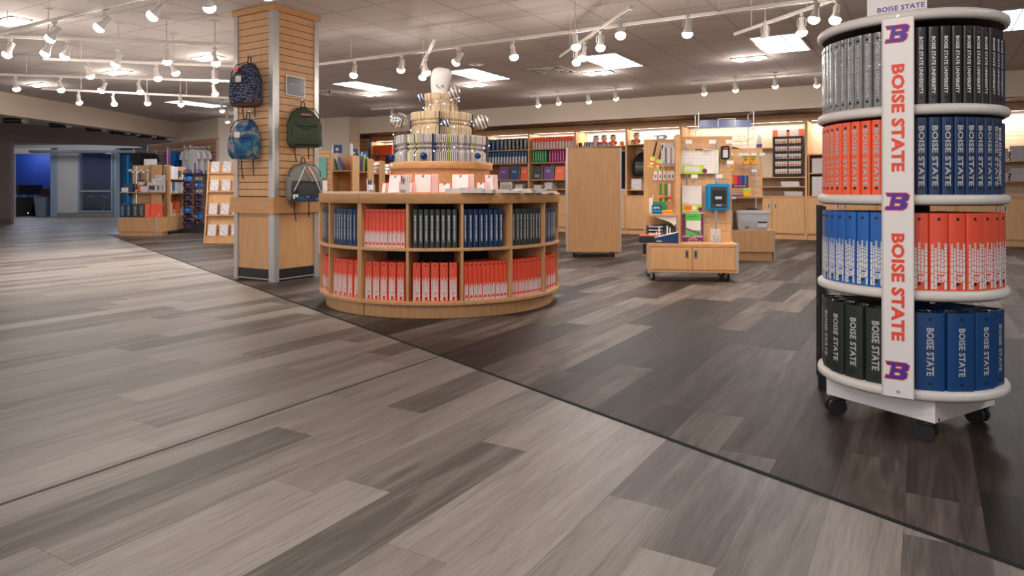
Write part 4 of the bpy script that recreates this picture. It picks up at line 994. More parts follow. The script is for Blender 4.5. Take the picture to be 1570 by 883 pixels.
def lit_panel(x, y, label, w=.575, l=1.17):
    t = thing('ceiling_light_panel', label, 'ceiling light', (x, y, CZ), 0, 'lens panels in the ceiling')
    q = MB()
    for b in ((-w/2-.012, -l/2-.012, w/2+.012, -l/2+.012), (-w/2-.012, l/2-.012, w/2+.012, l/2+.012), (-w/2-.012, -l/2, -w/2+.012, l/2), (w/2-.012, -l/2, w/2+.012, l/2)): q.box(b[0], b[1], -.012, b[2], b[3], .0, 'metal')
    q.obj('frame', t)
    q = MB(); q.box(-w/2+.012, -l/2+.012, -.002, w/2-.012, l/2-.012, -.0005, 'panel'); q.obj('lens', t)
    q = MB()
    for i in range(1, 3): xx = -w/2+w*i/3; q.box(xx-.011, -l/2+.012, -.014, xx+.011, l/2-.012, -.0055, 'panelrib')
    for i in range(1, 6): yy = -l/2+l*i/6; q.box(-w/2+.012, yy-.011, -.014, w/2-.012, yy+.011, -.0055, 'panelrib')
    q.obj('louvre', t)
    l_ = bpy.data.lights.new('lamp_light', 'AREA'); l_.shape = 'RECTANGLE'; l_.size, l_.size_y = w-.03, l-.03; l_.energy = AREA_W; l_.color = (.93, .96, 1)
    b = bpy.data.objects.new('lamp_light', l_); S.collection.objects.link(b); b.parent = t; b.location = (0, 0, -.004)
for x, nm in ((-14.02, 'long far lit panel above the brown slatwall'), (-8.98, 'lit panel right of the column above the cream wall'), (-6.47, 'lit panel right of the paper topper'), (-4.06, 'lit panel behind the crossing tracks'), (-1.65, 'large lit panel left of the binder tower'), (.80, 'lit panel behind the right top of the binder tower')):
    lit_panel(x, 9.79, nm)
for x in (-6.47, -1.65, 3.2): lit_panel(x, 3.12 if x > 0 else -1.7, 'added ceiling fill panel out of view %s' % ('behind the camera left' if x < -5 else 'behind the camera' if x < 0 else 'right of the binder tower'))  # extra panels added out of view as fill light
lit_panel(-1.65-4.82*2, -1.7, 'added ceiling fill panel out of view far behind the camera left')
def pair(x, y, label):
    t = thing('recessed_lamp_pair', label, 'ceiling light', (x, y, CZ), 0, 'recessed lamp pairs')
    q = MB(); w, l = .25, .11
    for b in ((-w, -l, w, -l+.015), (-w, l-.015, w, l), (-w, -l, -w+.015, l), (w-.015, -l, w, l), (-.012, -l, .012, l)): q.box(b[0], b[1], -.014, b[2], b[3], 0, 'wmetal')
    q.obj('frame', t)
    for s_ in (-.12, .12):
        q = MB(); q.lathe([(.074, -.002), (.064, -.028), (.048, -.040), (0, -.046)], 18, 'lamp', c=(s_, 0)); q.obj('lamp_disc', t, smooth=50)
        l_ = bpy.data.lights.new('lamp_light', 'POINT'); l_.energy = PAIR_W; l_.color = WARM; l_.shadow_soft_size = .04
        b = bpy.data.objects.new('lamp_light', l_); S.collection.objects.link(b); b.parent = t; b.location = (s_, 0, -.11)
for x, y, nm in ((-9.05, 3.95, 'recessed lamp pair at the upper left corner'), (-13.96, 6.57, 'recessed lamp pair at far left above the bulkhead'), (-11.42, 6.53, 'brightest recessed lamp pair in the left ceiling'), (-9.04, 6.5, 'recessed lamp pair just left of the column'),
   (-9.55, 10.65, 'recessed lamp pair left of the silver ornament'), (-7.1, 10.65, 'recessed lamp pair under the panel right of the topper'), (-4.65, 10.62, 'recessed lamp pair below the panel behind the crossing tracks'), (-2.23, 10.6, 'recessed lamp pair left of the largest lit panel')): pair(x, y, nm)
def vent(px, py, label, w=.28):
    p = onz(px, py, CZ); t = thing('ceiling_vent', label, 'vent', p, 0, 'ceiling vents')
    q = MB(); q.box(-w, -w, -.003, w, w, 0, 'stripdark'); q.obj('backing', t)
    q = MB()
    for i in range(1, 5):
        r = w*i/5
        for b in ((-r, -r, r, -r+.02), (-r, r-.02, r, r), (-r, -r, -r+.02, r), (r-.02, -r, r, r)): q.box(b[0], b[1], -.014, b[2], b[3], -.003, 'lampw')
    q.obj('louvre', t)
    q = MB()
    for b in ((-w-.02, -w-.02, w+.02, -w), (-w-.02, w, w+.02, w+.02), (-w-.02, -w, -w, w), (w, -w, w+.02, w)): q.box(b[0], b[1], -.012, b[2], b[3], 0, 'lampw')
    q.obj('frame', t)
vent(845, 108, 'square ceiling vent left of the panel behind the crossing tracks'); vent(505, 142, 'square ceiling vent right of the column'); vent(288, 171.5, 'square ceiling vent above the brown slatwall')
p = onz(730, 98, CZ); q = MB(); q.lathe([(.12, 0), (.125, -.008), (.09, -.012), (0, -.008)], 24, 'lampw'); tag(q.obj('ceiling_speaker', loc=p, smooth=40), 'flat round speaker grille in the ceiling above the right silver ornament', 'speaker')
# black track cylinders behind the bulkhead
for i, (px, py) in enumerate(((28, 180), (96, 187), (151, 193), (187, 197.5), (203, 199.5), (228, 203), (250, 206))):
    p = pt(px, py+5, 15.8+px*.0227); t = thing('cylinder_downlight', '%s small black cylinder light hanging behind the cream bulkhead' % ORD[i] + ' from the left', 'spotlight', p, R(40), 'cylinder lights behind the bulkhead')
    q = MB(); q.cyl((-.30, 0, 0), (.10, 0, 0), .065, n=14, m='black'); q.obj('can', t, smooth=40)
    q = MB(); q.cyl((.10, 0, 0), (.20, 0, -.0), .07, n=14, m='wmetal'); q.obj('collar', t, smooth=40)
    q = MB(); q.cyl((0, 0, .05), (0, 0, CZ-p.z), .01, n=6, m='black'); q.obj('stem', t)

# ------------------------------------------------------------------ back wall cabinets
YB = 14.8; YW = 15.45
BAY_W = 11.0
ups = [-13.40, -12.05, -10.80, -9.56, -8.32, -7.07, -5.80, -4.55, -2.03, -.77, .49, 1.75, 3.0]
t = thing('fascia_board', 'long maple fascia running above all the back wall bays', 'fascia', (-13.4, YB, 0))
for i in range(len(ups)-1):
    q = MB(); q.box(ups[i]+13.4+.004, 0, 2.352, ups[i+1]+13.4-.004, .03, 2.565, 'mapleh'); q.obj('board', t)
def slats(mb, x0, x1, z0, z1, y, pitch=.078, m='slat', gm='groove', th=.02, g=.008):
    mb.box(x0, y+.006, z0, x1, y+th, z1, gm); z = z0
    while z < z1-.01: mb.box(x0, y, z, x1, y+.012, min(z+pitch-g, z1), m); z += pitch
bay_names = ['orange folders', 'bay behind the book tower', 'bay right of tower', 'black and blue binders', 'pink-white binders', 'plush toys', 'black backpack', 'paint rack', 'stacked pads', 'hidden middle bay', 'binder tower right bay', 'folded shirts', 'end bay']
for i in range(len(ups)-1):
    x0, x1 = ups[i]+.023, ups[i+1]-.023; nm = bay_names[i]
    t = thing('wall_bay', 'back wall slatwall bay with its light tube, the one with the %s' % nm if i not in (1, 2, 9, 12) else 'back wall bay, the %s' % nm, 'wall bay', (x0, YB, 0), 0, 'back wall bays')
    q = MB(); q.box(-.045, 0, 0, -.001, .62, 2.352, 'maple', .003); q.obj('upright', t)
    q = MB(); slats(q, 0, x1-x0, .87, 2.34, .60, m='palewood', gm='metal' if i > 5 else 'groove', g=.006); q.obj('slat_panel', t)
    q = MB(); q.box(.02, .10, 2.40, x1-x0-.02, .60, 2.42, 'maple'); q.obj('canopy', t)
    q = MB(); q.cyl((.06, .14, 2.375), (x1-x0-.06, .14, 2.375), .016, n=8, m='tube'); q.obj('light_tube', t); la = arealight('lamp_light', ((x1-x0)/2, .40, 2.39), BAY_W, (x1-x0-.1, .12), (1, .96, .90), (0, 0, 0), t)
    for xs in (.30, (x1-x0)-.02): q = MB(); q.box(xs, .592, .9, xs+.02, .60, 2.34, 'chrome'); q.obj('slotted_standard', t)
    # base cabinet
    t = thing('base_cabinet', 'low maple base cabinet under the back wall bay, %s' % nm, 'cabinet', (x0, YB, 0), 0, 'back wall base cabinets')
    W = x1-x0
    q = MB(); q.box(0, .02, .0, W, .6, .105, 'maple'); q.box(0, .0, .105, W, .6, .86, 'maple'); q.obj('body', t)
    q = MB(); q.box(-.0, -.012, .835, W, .6, .868, 'mapleh'); q.obj('worktop', t)
    nd = 4 if i == 7 else 2
    for k in range(nd):
        a, b = W*k/nd+.004, W*(k+1)/nd-.004; q = MB(); q.box(a, -.016, .12, b, 0, .828, 'maple', .002); dr = q.obj('door', t)
        hx_ = b-.07 if k % 2 == 0 else a+.05
        q = MB(); q.box(hx_, -.019, .60, hx_+.035, -.016, .72, 'metal'); q.box(hx_+.009, -.0195, .615, hx_+.026, -.0175, .705, 'black'); q.obj('handle', dr)
def shelf(i, z, y0=.02, t_=.022, x0=None, x1=None, nm='', bk=False, w=None):
    a = (ups[i]+.023) if x0 is None else x0; b = (ups[i+1]-.023) if x1 is None else x1
    q = MB(); q.box(0, y0, -t_, b-a, .598, 0, 'mapleh')
    o = tag(q.obj('wall_shelf', loc=(a, YB, z)), nm, 'shelf', 'back wall shelves'); return o
fb_ = Fr((0, YB, 0), 0)
for i, nmb in ((2, 'bay left of the black and blue binders'), (3, 'bay with black and blue binders'), (4, 'bay with pink-white binders'), (0, 'bay with orange folders'), (1, 'bay behind the book tower')):
    for z, s_ in ((1.985, 'top'), (1.655, 'second'), (1.245, 'third'), (1.02, 'lowest')): shelf(i, z, nm='%s shelf in the %s' % (s_, nmb))
shelf(5, 2.0, nm='shelf carrying the plush toys in caps'); shelf(6, 2.02, nm='shelf with mug and plush above the black backpack'); shelf(6, 1.0, nm='low shelf under the black backpack')
shelf(7, 1.25, nm='shelf under the paint rack'); shelf(7, 1.06, nm='lower shelf below the paint rack'); 
for z, s_ in ((1.49, 'upper'), (1.14, 'lower')): shelf(11, z, nm=s_+' shelf with folded shirts at the right edge'); shelf(10, z, nm=s_+' shelf behind the right side of the binder tower')
def far_binder(*a, **k): return binder_proto(*a, far_=True, **k)
far = dict(
 f_orange=far_binder(.11, .27, .22, 'orange'), f_blue3=far_binder(.082, .29, .25, 'royal', 'BOISE STATE', 'lett', .6, tH=.2),
 f_black3=far_binder(.082, .29, .25, 'blackv', 'BOISE STATE', 'lett', .6, tH=.2), f_bluew=far_binder(.06, .29, .25, 'royal', style='wash'),
 f_redw=far_binder(.062, .29, .25, 'red', style='wash'), f_green=far_binder(.05, .29, .25, 'green', 'BOISE STATE', 'lett', .6, tH=.3),
 f_mag=far_binder(.05, .29, .25, 'magenta', 'BOISE STATE', 'lett', .6, tH=.3), f_red=far_binder(.05, .29, .25, 'red'), f_navy=far_binder(.05, .29, .25, 'navy'))
BP.update(far)
def frow(key, px0, px1, n, z, nm, where, grp, y=.10):
    Yb = YB+y; x0, x1 = ony(px0, Yb), ony(px1, Yb)
    for i in range(n):
        x = x0+(x1-x0)*(i+.5)/n
        BP[key].put(Vector((x, Yb, z)), 0, '%s %s from the left on %s' % (ORD[i], nm, where), 'binder', grp)
frow('f_orange', 573, 601, 6, 1.985, 'orange folder', 'the lit shelf left of the book tower', 'orange folders on the back wall')
frow('f_red', 581, 590, 5, 1.655, 'red binder', 'the shelf under the orange folders', 'red binders left of the book tower')
frow('f_navy', 591, 601, 6, 1.655, 'navy binder', 'the shelf under the orange folders', 'navy binders left of the book tower')
frow('f_blue3', 746, 766, 3, 1.985, 'wide blue binder', 'the back wall top shelf', 'wide blue binders on the back wall')
frow('f_black3', 766, 808, 7, 1.985, 'wide black binder', 'the back wall top shelf', 'wide black binders on the back wall')
frow('f_bluew', 749, 808, 13, 1.655, 'blue and white binder', 'back wall second shelf, right of tower', 'blue and white binders on the back wall')
frow('f_redw', 816, 880, 14, 1.985, 'pink-white binder', 'the brightly lit back wall top shelf', 'pink and white binders on the back wall')
frow('f_green', 816, 838, 6, 1.655, 'green binder', 'the shelf below the pink-white binders', 'green binders on the back wall')
frow('f_mag', 841, 874, 8, 1.655, 'magenta binder', 'the shelf below the pink-white binders', 'magenta binders on the back wall')
def far_nb(px, m_, label, w=.24, hgt=.32, z=1.245):
    x = ony(px, YB+.1); t = thing('spiral_notebook', label, 'notebook', (x, YB+.08, z), 0, 'spiral notebooks on the back wall')
    q = MB(); q.T = Matrix.Rotation(R(-8), 4, 'X')
    for i in range(5): q.box(-w/2+i*.012, i*.025, 0, w/2+i*.012, i*.025+.006, hgt, m_ if i == 0 else 'mapleh' if i % 2 else 'charcoal')
    q.obj('covers', t)
    q = MB(); q.T = Matrix.Rotation(R(-8), 4, 'X'); 
    zt = hgt*(.65 if m_ != 'charcoal' else .3)
    put_text(q, 'BOISE STATE', -.01, -.002, zt+.015, w*.5, .022, 'lett'); put_text(q, 'UNIVERSITY', -.01, -.002, zt-.018, w*.5, .022, 'lett'); q.obj('lettering', t)
    q = MB(); q.T = Matrix.Rotation(R(-8), 4, 'X')
    for i in range(12): q.tube([(-w/2-.004, -.003, .015+i*hgt/12.5), (-w/2-.008, .004, .015+i*hgt/12.5), (-w/2, .009, .015+i*hgt/12.5)], .0018, 4, 'black')
    q.obj('spiral', t)
for px, m_, l in ((772.5, 'purple', 'purple spiral notebook on the left bay of the back wall'), (789, 'royal', 'blue spiral notebook between the purple and orange ones on the back wall'), (805, 'orange', 'orange spiral notebook at the right end of the left bay'),
                  (824, 'charcoal', 'dark grey spiral notebook right of the bay upright'), (841, 'purple', 'purple spiral notebook next to the dark grey one on the back wall'), (858, 'orange', 'orange spiral notebook next to the display end panel')): far_nb(px, m_, l)
for i, (px, z, n, nm) in enumerate(((778, 1.02, 8, 'under the purple notebook'), (797, 1.02, 10, 'under the blue notebook'), (825, 1.02, 9, 'under the dark grey notebook'), (842, 1.02, 14, 'under the right purple notebook'), (1212, 1.06, 9, 'on the shelf below the paint rack'), (1217, .87, 8, 'on the cabinet top below the paint rack'), (1235, .87, 9, 'wide one on the cabinet top by the upright'))):
    q = MB(); w = .20 if i < 4 else .34
    for k in range(n): o = rnd.uniform(-.015, .015); q.box(-w/2+o, 0, k*.011, w/2+o, .28, k*.011+.009, 'folded' if i >= 5 else 'paper')
    if i != 6: tag(q.obj('paper_stack', loc=(ony(px, YB+.12), YB+.08, z)), 'stack of pale pads %s' % nm, 'paper stack', 'pads on the back wall')
# plush toys in blue graduation caps
def plush_make():
    t = bpy.data.objects.new('plush_toy', None); S.collection.objects.link(t)
    q = MB(); q.blob([(0, 0, 0, .04, .04), (.03, 0, 0, .075, .06), (.09, 0, 0, .07, .055), (.13, 0, 0, .045, .04)], 16, 'orange', 2.1); q.obj('shirt', t, smooth=70)
    q = MB(); q.sphere((0, 0, .185), .068, 14, 10, 'skin', (1.1, .95, .95)); q.sphere((0, -.055, .17), .032, 10, 6, 'whitef', (1.2, .8, .8)); q.sphere((0, -.086, .180), .008, 6, 4, 'black')
    for s_ in (-1, 1): q.sphere((s_*.026, -.060, .205), .006, 6, 4, 'black'); q.sphere((s_*.065, 0, .20), .018, 8, 6, 'skin')
    q.obj('head', t, smooth=70)
    q = MB(); q.cyl((0, 0, .225), (0, 0, .258), .055, n=14, m='royal'); T = Matrix.Translation((0, 0, .262)) @ Matrix.Rotation(.5, 4, 'Z') @ Matrix.Rotation(.12, 4, 'X'); q.T = T; q.box(-.075, -.075, -.004, .075, .075, .004, 'royal'); q.tube([(0, 0, .005), (.07, -.06, .004), (.078, -.066, -.04)], .004, 5, 'crayon'); q.obj('graduation_cap', t)
    q = MB()
    for s_ in (-1, 1): q.tube([(s_*.06, 0, .11), (s_*.095, -.02, .07), (s_*.085, -.05, .04)], .018, 8, 'royal'); q.tube([(s_*.035, -.02, .03), (s_*.05, -.08, .022), (s_*.052, -.11, .03)], .022, 8, 'skin')
    q.obj('limbs', t, smooth=60)
    return t
PL = Proto(plush_make)
for px, z, l in ((914, 2.0, 'left plush toy in a blue graduation cap on the bright shelf'), (926, 2.0, 'middle plush toy in a blue graduation cap on the bright shelf'), (940, 2.0, 'right plush toy in a blue graduation cap on the bright shelf'), (976, 2.02, 'plush toy in a blue cap beside the mug, above the black backpack')):
    PL.put(Vector((ony(px, YB+.15), YB+.15, z)), rnd.uniform(-.3, .3), l, 'plush toy', 'plush toys in graduation caps')
q = MB(); x = ony(926, YB+.06); q.box(-.17, 0, 0, .17, .01, .055, 'navy'); put_text(q, 'CLASS OF BOISE STATE', 0, -.001, .03, .28, .022, 'lett'); tag(q.obj('shelf_banner', loc=(x, YB+.04, 2.0)), 'small navy banner in front of the plush toys', 'sign')
def mug(px, z, m_, label):
    t = thing('mug', label, 'mug', (ony(px, YB+.12), YB+.12, z)); q = MB(); q.lathe([(0, 0), (.04, 0), (.043, .01), (.043, .10), (.038, .10), (.036, .012), (0, .012)], 18, m_); q.obj('cup', t, smooth=40)
    q = MB(); q.tube([(-.04, 0, .08), (-.065, 0, .078), (-.075, 0, .05), (-.065, 0, .025), (-.04, 0, .022)], .007, 6, m_); q.obj('handle', t)
mug(970.5, 2.02, 'navy', 'dark blue mug left of the plush above the black backpack'); mug(890, 2.0, 'black', 'black mug at the left end of the plush toy shelf'); mug(954, 2.0, 'orange', 'orange and black mug at the right end of the plush toy shelf')
q = MB()
for i in range(6): q.T = Matrix.Translation((i*.035, 0, 0)) @ Matrix.Rotation(.35, 4, 'Y'); q.box(-.008, -.05, 0, .008, .05, .12, 'stripes' if i % 2 else 'charcoal')
tag(q.obj('striped_cards', loc=(ony(895, YB+.1), YB+.12, 2.0)), 'leaning grey and white striped cards right of the black mug', 'cards')
q = MB(); q.box(-.03, -.004, 0, .03, .004, .2, 'lav'); q.box(.01, -.01, 0, .06, -.002, .13, 'pink'); o = q.obj('cards', loc=(ony(911, YB+.08), YB+.08, 2.0)); tag(o, 'lavender and pink cards standing left of the plush toys', 'cards')
# lavender letter B cut-out on the bright shelf
q = MB()
for k, g_ in ((0, 0.0),):
    vs, fs = b_geo(0.0); n = len(vs); H_ = .19
    q.add([(u*H_*1.4, -.01, (v+.5)*H_) for u, v in vs]+[(u*H_*1.4, .01, (v+.5)*H_) for u, v in vs], fs+[[n+i for i in f] for f in fs], 'lav')
shelf(6, 2.12, y0=.3, x0=ony(990, YB), x1=ony(1040, YB), nm='high narrow shelf under the lavender letter') if False else None
tag(q.obj('letter_cutout', loc=(ony(1012, YB+.2), YB+.2, 2.022)), 'lavender block letter B standing behind the front display, bright bay', 'letter')
# black backpack in the alcove
backpack('backpack', 'black backpack hanging in the back wall bay left of the front display', Vector((ony(986, YB+.45), YB+.45, 1.93)), .3, .46, .56, .22, 'black', None, None, None, tagm=False)
q = MB(); q.box(-.12, 0, 0, .12, .05, .24, 'speck'); tag(q.obj('patterned_box', loc=(ony(976, YB+.1), YB+.08, 1.0)), 'white and blue patterned pack on the low shelf under the black backpack', 'pack')
q = MB(); q.blob([(0, 0, 0, .05, .16), (.2, 0, 0, .055, .18), (.75, 0, 0, .05, .19), (.85, 0, 0, .02, .08)], 12, 'navyf', 2.2); tag(q.obj('hanging_shirt', loc=(ony(956, YB+.3), YB+.3, 1.02), smooth=60), 'navy garment hanging between the tall panel and the upright', 'clothing')
# paint rack
rx0, rx1 = ony(1185, YB+.45), ony(1233, YB+.45); W = rx1-rx0
t = thing('paint_display_rack', 'black rack with orange header holding rows of white paint tubes', 'display rack', (rx0, YB+.42, 1.25))
q = MB()
for x in (0, W/2-.015, W-.03): q.box(x, 0, 0, x+.03, .03, .98, 'black')
for k in range(6): q.box(0, -.012, .03+k*.155, W, .06, .045+k*.155, 'black')
q.box(0, .062, 0, W, .07, .98, 'dark'); q.obj('frame', t)
q = MB(); q.box(.0, -.01, .84, .10, 0, .98, 'orange'); q.box(W/2-.03, -.01, .84, W/2+.03, 0, .93, 'orange'); q.box(W-.10, -.01, .84, W, 0, .98, 'orange')
q.box(.10, -.01, .84, W/2-.03, 0, .985, 'tag'); q.box(W/2+.03, -.01, .84, W-.1, 0, .985, 'tag'); q.obj('header_cards', t)
def tube_make(band):
    def f():
        q = MB(); q.lathe([(0, 0), (.018, 0), (.018, .022), (.012, .026)], 12, 'black'); q.lathe([(.013, .022), (.024, .045), (.026, .115), (.028, .125), (0, .125)], 12, 'white'); q.lathe([(.0262, .05), (.0268, .068)], 12, band); return q.obj('paint_tube', smooth=50)
    return Proto(f)
TP = [tube_make(b) for b in ('crayon', 'red', 'royal', 'orange', 'teal')]
for r_ in range(5):
    for k in range(10):
        x = .06+(W-.12)*(k+.5)/10; x += -.01 if k < 5 else .01
        TP[(0, 1, 2, 3, 4)[(4-r_) if k % 3 else (r_+k) % 5]].put(Vector((rx0+x, YB+.428, 1.25+.046+.155*r_)), 0, '%s paint tube from the left in the %s row of the black rack' % (ORD[k], ('bottom', 'fourth', 'middle', 'second', 'top')[r_]), 'paint tube', 'paint tubes in the black rack')
def bottle(px, Yb, z, h, label):
    t = thing('bottle', label, 'bottle', (ony(px, Yb), Yb, z)); q = MB(); q.blob([(0, 0, 0, .055, .035), (h*.7, 0, 0, .058, .037), (h*.85, 0, 0, .045, .03), (h*.88, 0, 0, .022, .022)], 18, 'white', 2.6); q.obj('body', t, smooth=50)
    q = MB(); q.cyl((0, 0, h*.88), (0, 0, h), .025, n=14, m='white'); q.obj('cap', t, smooth=40)
    q = MB(); q.blob([(h*.05, 0, 0, .0565, .0365), (h*.3, 0, 0, .058, .038)], 18, 'purple', 2.6); q.obj('label_band', t, smooth=40)
shelf(7, 1.86, y0=.3, x0=ony(1100, YB), x1=ony(1176, YB), nm='high shelf with bottles behind the wire rack')
bottle(1164, YB+.34, 1.862, .27, 'white bottle with a purple label right of the wire rack')
for i, px in enumerate((1080, 1092, 1104, 1116)): bottle(px, YB+.4, 1.75, .2, 'white bottle with purple label, %s from left behind the wire rack' % ORD[i])
shelf(7, 1.749, y0=.3, x0=ony(1050, YB), x1=ony(1125, YB), nm='high shelf with bottles behind the tall front display')
# stacked pads unit right of the paint rack
t = thing('pad_cubby', 'narrow maple cubby with two tall stacks of grey pads left of the binder tower', 'cubby', (-1.99, YB, .87))
q = MB(); q.box(0, .0, 0, .02, .5, .80, 'maple'); q.box(.56, 0, 0, .58, .5, .80, 'maple'); q.box(0, .48, 0, .58, .5, .80, 'maple'); q.obj('sides', t)
q = MB(); q.box(0, -.005, .80, .6, .5, .822, 'mapleh'); q.box(.02, 0, .43, .56, .48, .448, 'mapleh'); q.obj('shelf', t)
for z, n, l in ((.002, 26, 'lower stack of grey spiral pads in the narrow cubby'), (.449, 20, 'upper stack of grey spiral pads in the narrow cubby')):
    t = thing('pad_stack', l, 'paper stack', (-1.95, YB+.04, .87+z))
    q = MB(); 
    for k in range(n): q.box(.02+rnd.uniform(-.006, .006), 0, k*.0145, .44, .3, k*.0145+.0125, 'greyp')
    q.obj('pads', t)
    q = MB()
    for k in range(n): q.tube([(.02, -.004, k*.0145), (.004, -.004, k*.0145+.006), (.02, -.004, k*.0145+.012)], .0035, 4, 'charcoal')
    q.obj('spirals', t)
# folded shirts at the right edge
def stack(x, z, n, label, w=.30):
    q = MB()
    for k in range(n): a = rnd.uniform(-.012, .012); q.box(-w/2+a, 0, k*.022, w/2+a, .32, k*.022+.020, 'folded', .008)
    tag(q.obj('folded_shirts', loc=(x, YB+.05, z)), label, 'folded clothing', 'folded shirts at the right edge')
for x, z, n, l in ((.72, 1.49, 9, 'folded white shirts, upper shelf, left one behind the binder tower'), (1.10, 1.49, 10, 'folded white shirts, upper shelf, next to the tower right edge'), (1.42, 1.49, 12, 'folded white shirts, upper shelf at the right picture edge'), (.72, 1.14, 9, 'folded white shirts, lower shelf, left one behind the binder tower'), (1.10, 1.14, 7, 'folded white shirts, lower shelf, next to the tower right edge'), (1.42, 1.14, 10, 'folded white shirts, lower shelf at the right picture edge')): stack(x, z, n, l)

# ------------------------------------------------------------------ helpers for the free-standing displays
A22 = R(22.5)
def caster(t, x, y, h=.10, a=0):
    q = MB(); q.T = Matrix.Translation((x, y, 0)) @ Matrix.Rotation(a, 4, 'Z')
    q.cyl((-.012, .012, .036), (.012, .012, .036), .036, n=20, m='rubber'); q.cyl((-.014, .012, .036), (.014, .012, .036), .014, n=12, m='metal')
    for s_ in (-1, 1): q.box(s_*.016-.0015, -.012, .03, s_*.016+.0015, .03, h-.012, 'metal')
    q.box(-.03, -.03, h-.012, .03, .04, h, 'metal'); q.obj('caster', t, smooth=40)
def hooktag(fr, x, y, z, label, L=.12, card=True):
    t = thing('slatwall_hook', label, 'hook', fr.p(x, y, z), fr.a, 'hooks with price cards')
    q = MB(); q.tube([(0, 0, 0), (0, -L, 0), (0, -L-.012, .014)], .003, 6, 'chrome'); q.box(-.014, -.004, -.02, .014, 0, .014, 'chrome'); q.obj('prong', t)
    if card: q = MB(); q.box(-.035, -L-.012, .012, .035, -L-.009, .052, 'tag'); q.obj('price_card', t)
# front display on casters
FG = Fr((-2.532, 7.114, 0), A22)
t = thing('mobile_display_cabinet', 'maple two-door display cabinet on casters with slatwall and school supplies', 'display cabinet', FG.o, A22)
q = MB(); q.box(0, .012, .10, .90, .52, .366, 'maple'); q.obj('body', t)
q = MB(); q.box(-.004, -.004, .366, .90, .56, .402, 'mapleh', .002); q.obj('base_top', t)
q = MB(); q.box(0, 0, .10, .90, .012, .122, 'mapleh'); q.box(0, 0, .122, .014, .012, .366, 'maple'); q.box(.888, 0, .122, .90, .012, .366, 'maple'); q.obj('face_frame', t)
for x0, x1, hx_ in ((.016, .447, .395), (.453, .886, .485)):
    q = MB(); q.box(x0, -.003, .126, x1, .012, .362, 'maple', .002); d_ = q.obj('door', t)
    q = MB(); q.box(hx_-.017, -.006, .25, hx_+.017, -.003, .335, 'chrome', .001); q.box(hx_-.008, -.0068, .262, hx_+.008, -.0045, .322, 'black'); q.obj('handle', d_)
q = MB(); q.box(-.006, -.006, .10, .0, .03, .402, 'metal'); q.box(.90, -.006, .10, .925, .56, .402, 'metal'); q.obj('corner_trim', t)
for x, y, a in ((.05, .07, .4), (.83, .12, .3), (.04, .47, 1.1), (.83, .47, .8)): caster(t, x, y, .10, a)
PX0, PX1, PY = .35, .915, .385
q = MB(); q.box(PX0, PY, .402, PX1, PY+.03, 1.56, 'maple'); slats(q, PX0+.005, PX1-.012, .44, 1.50, PY-.012, .0815, 'slat', 'metal', .012, .007); q.box(PX0, PY-.013, 1.485, PX1, PY, 1.56, 'mapleh'); q.box(PX0, PY-.013, .402, PX1, PY, .44, 'maple'); q.obj('slat_panel', t)
q = MB()
for x in (.43, .745): q.box(x-.011, PY-.018, .42, x+.011, PY-.012, 1.53, 'chrome'); q.box(x-.003, PY-.0185, .44, x+.003, PY-.0178, 1.5, 'black')
q.obj('slotted_standard', t)
q = MB(); q.box(.305, .20, .402, .350, .415, 1.575, 'maple', .002); q.box(.309, .195, .402, .346, .20, 1.575, 'mapleh'); q.obj('fin_panel', t)
q = MB(); q.box(-.03, .50, .402, .33, .53, 1.545, 'maple'); q.obj('back_board', t)
q = MB(); slats(q, 0, .0, 0, 0, 0) if False else None
for k in range(14): q.box(.300, .23, .44+k*.0815, .305, .50, .44+k*.0815+.074, 'slat')
q.box(.303, .22, .42, .306, .50, 1.52, 'metal'); q.obj('fin_slats', t)
q = MB(); q.box(.02, .14, .69, .30, .46, .712, 'mapleh'); sh = q.obj('side_shelf', t)
q = MB(); q.prism([(.30, .56), (.30, .69), (.06, .69), (.12, .66), (.24, .62)], 0, .004, 'wmetal', T=Matrix(((1, 0, 0, 0), (0, 0, 1, .16), (0, 1, 0, 0), (0, 0, 0, 1)))); q.obj('bracket', sh)
zG = lambda py, d=7.65: EYE+(294-py)*d/FPX
xG = lambda px: .353+(px-1042)*.00714
def flat(name, label, cat, px0, px1, py0, py1, m_, y=PY-.05, th=.012, edge=None, em=None, fr=FG, xf=xG, zf=zG, more=None, group=None, round_=.006, surf=None):
    x0, x1, z0, z1 = xf(px0), xf(px1), zf(py1), zf(py0)
    t = thing(name, label, cat, fr.p((x0+x1)/2, y, z0), fr.a, group); w, h = x1-x0, z1-z0
    q = MB(); q.box(-w/2, 0, 0, w/2, th, h, edge or m_, round_); q.obj('frame' if edge else 'body', t)
    if edge: q = MB(); b = em or .008; q.box(-w/2+b, -.001, b, w/2-b, .002, h-b, m_); q.obj('surface' if not surf else surf, t)
    if more: more(t, w, h)
    return t
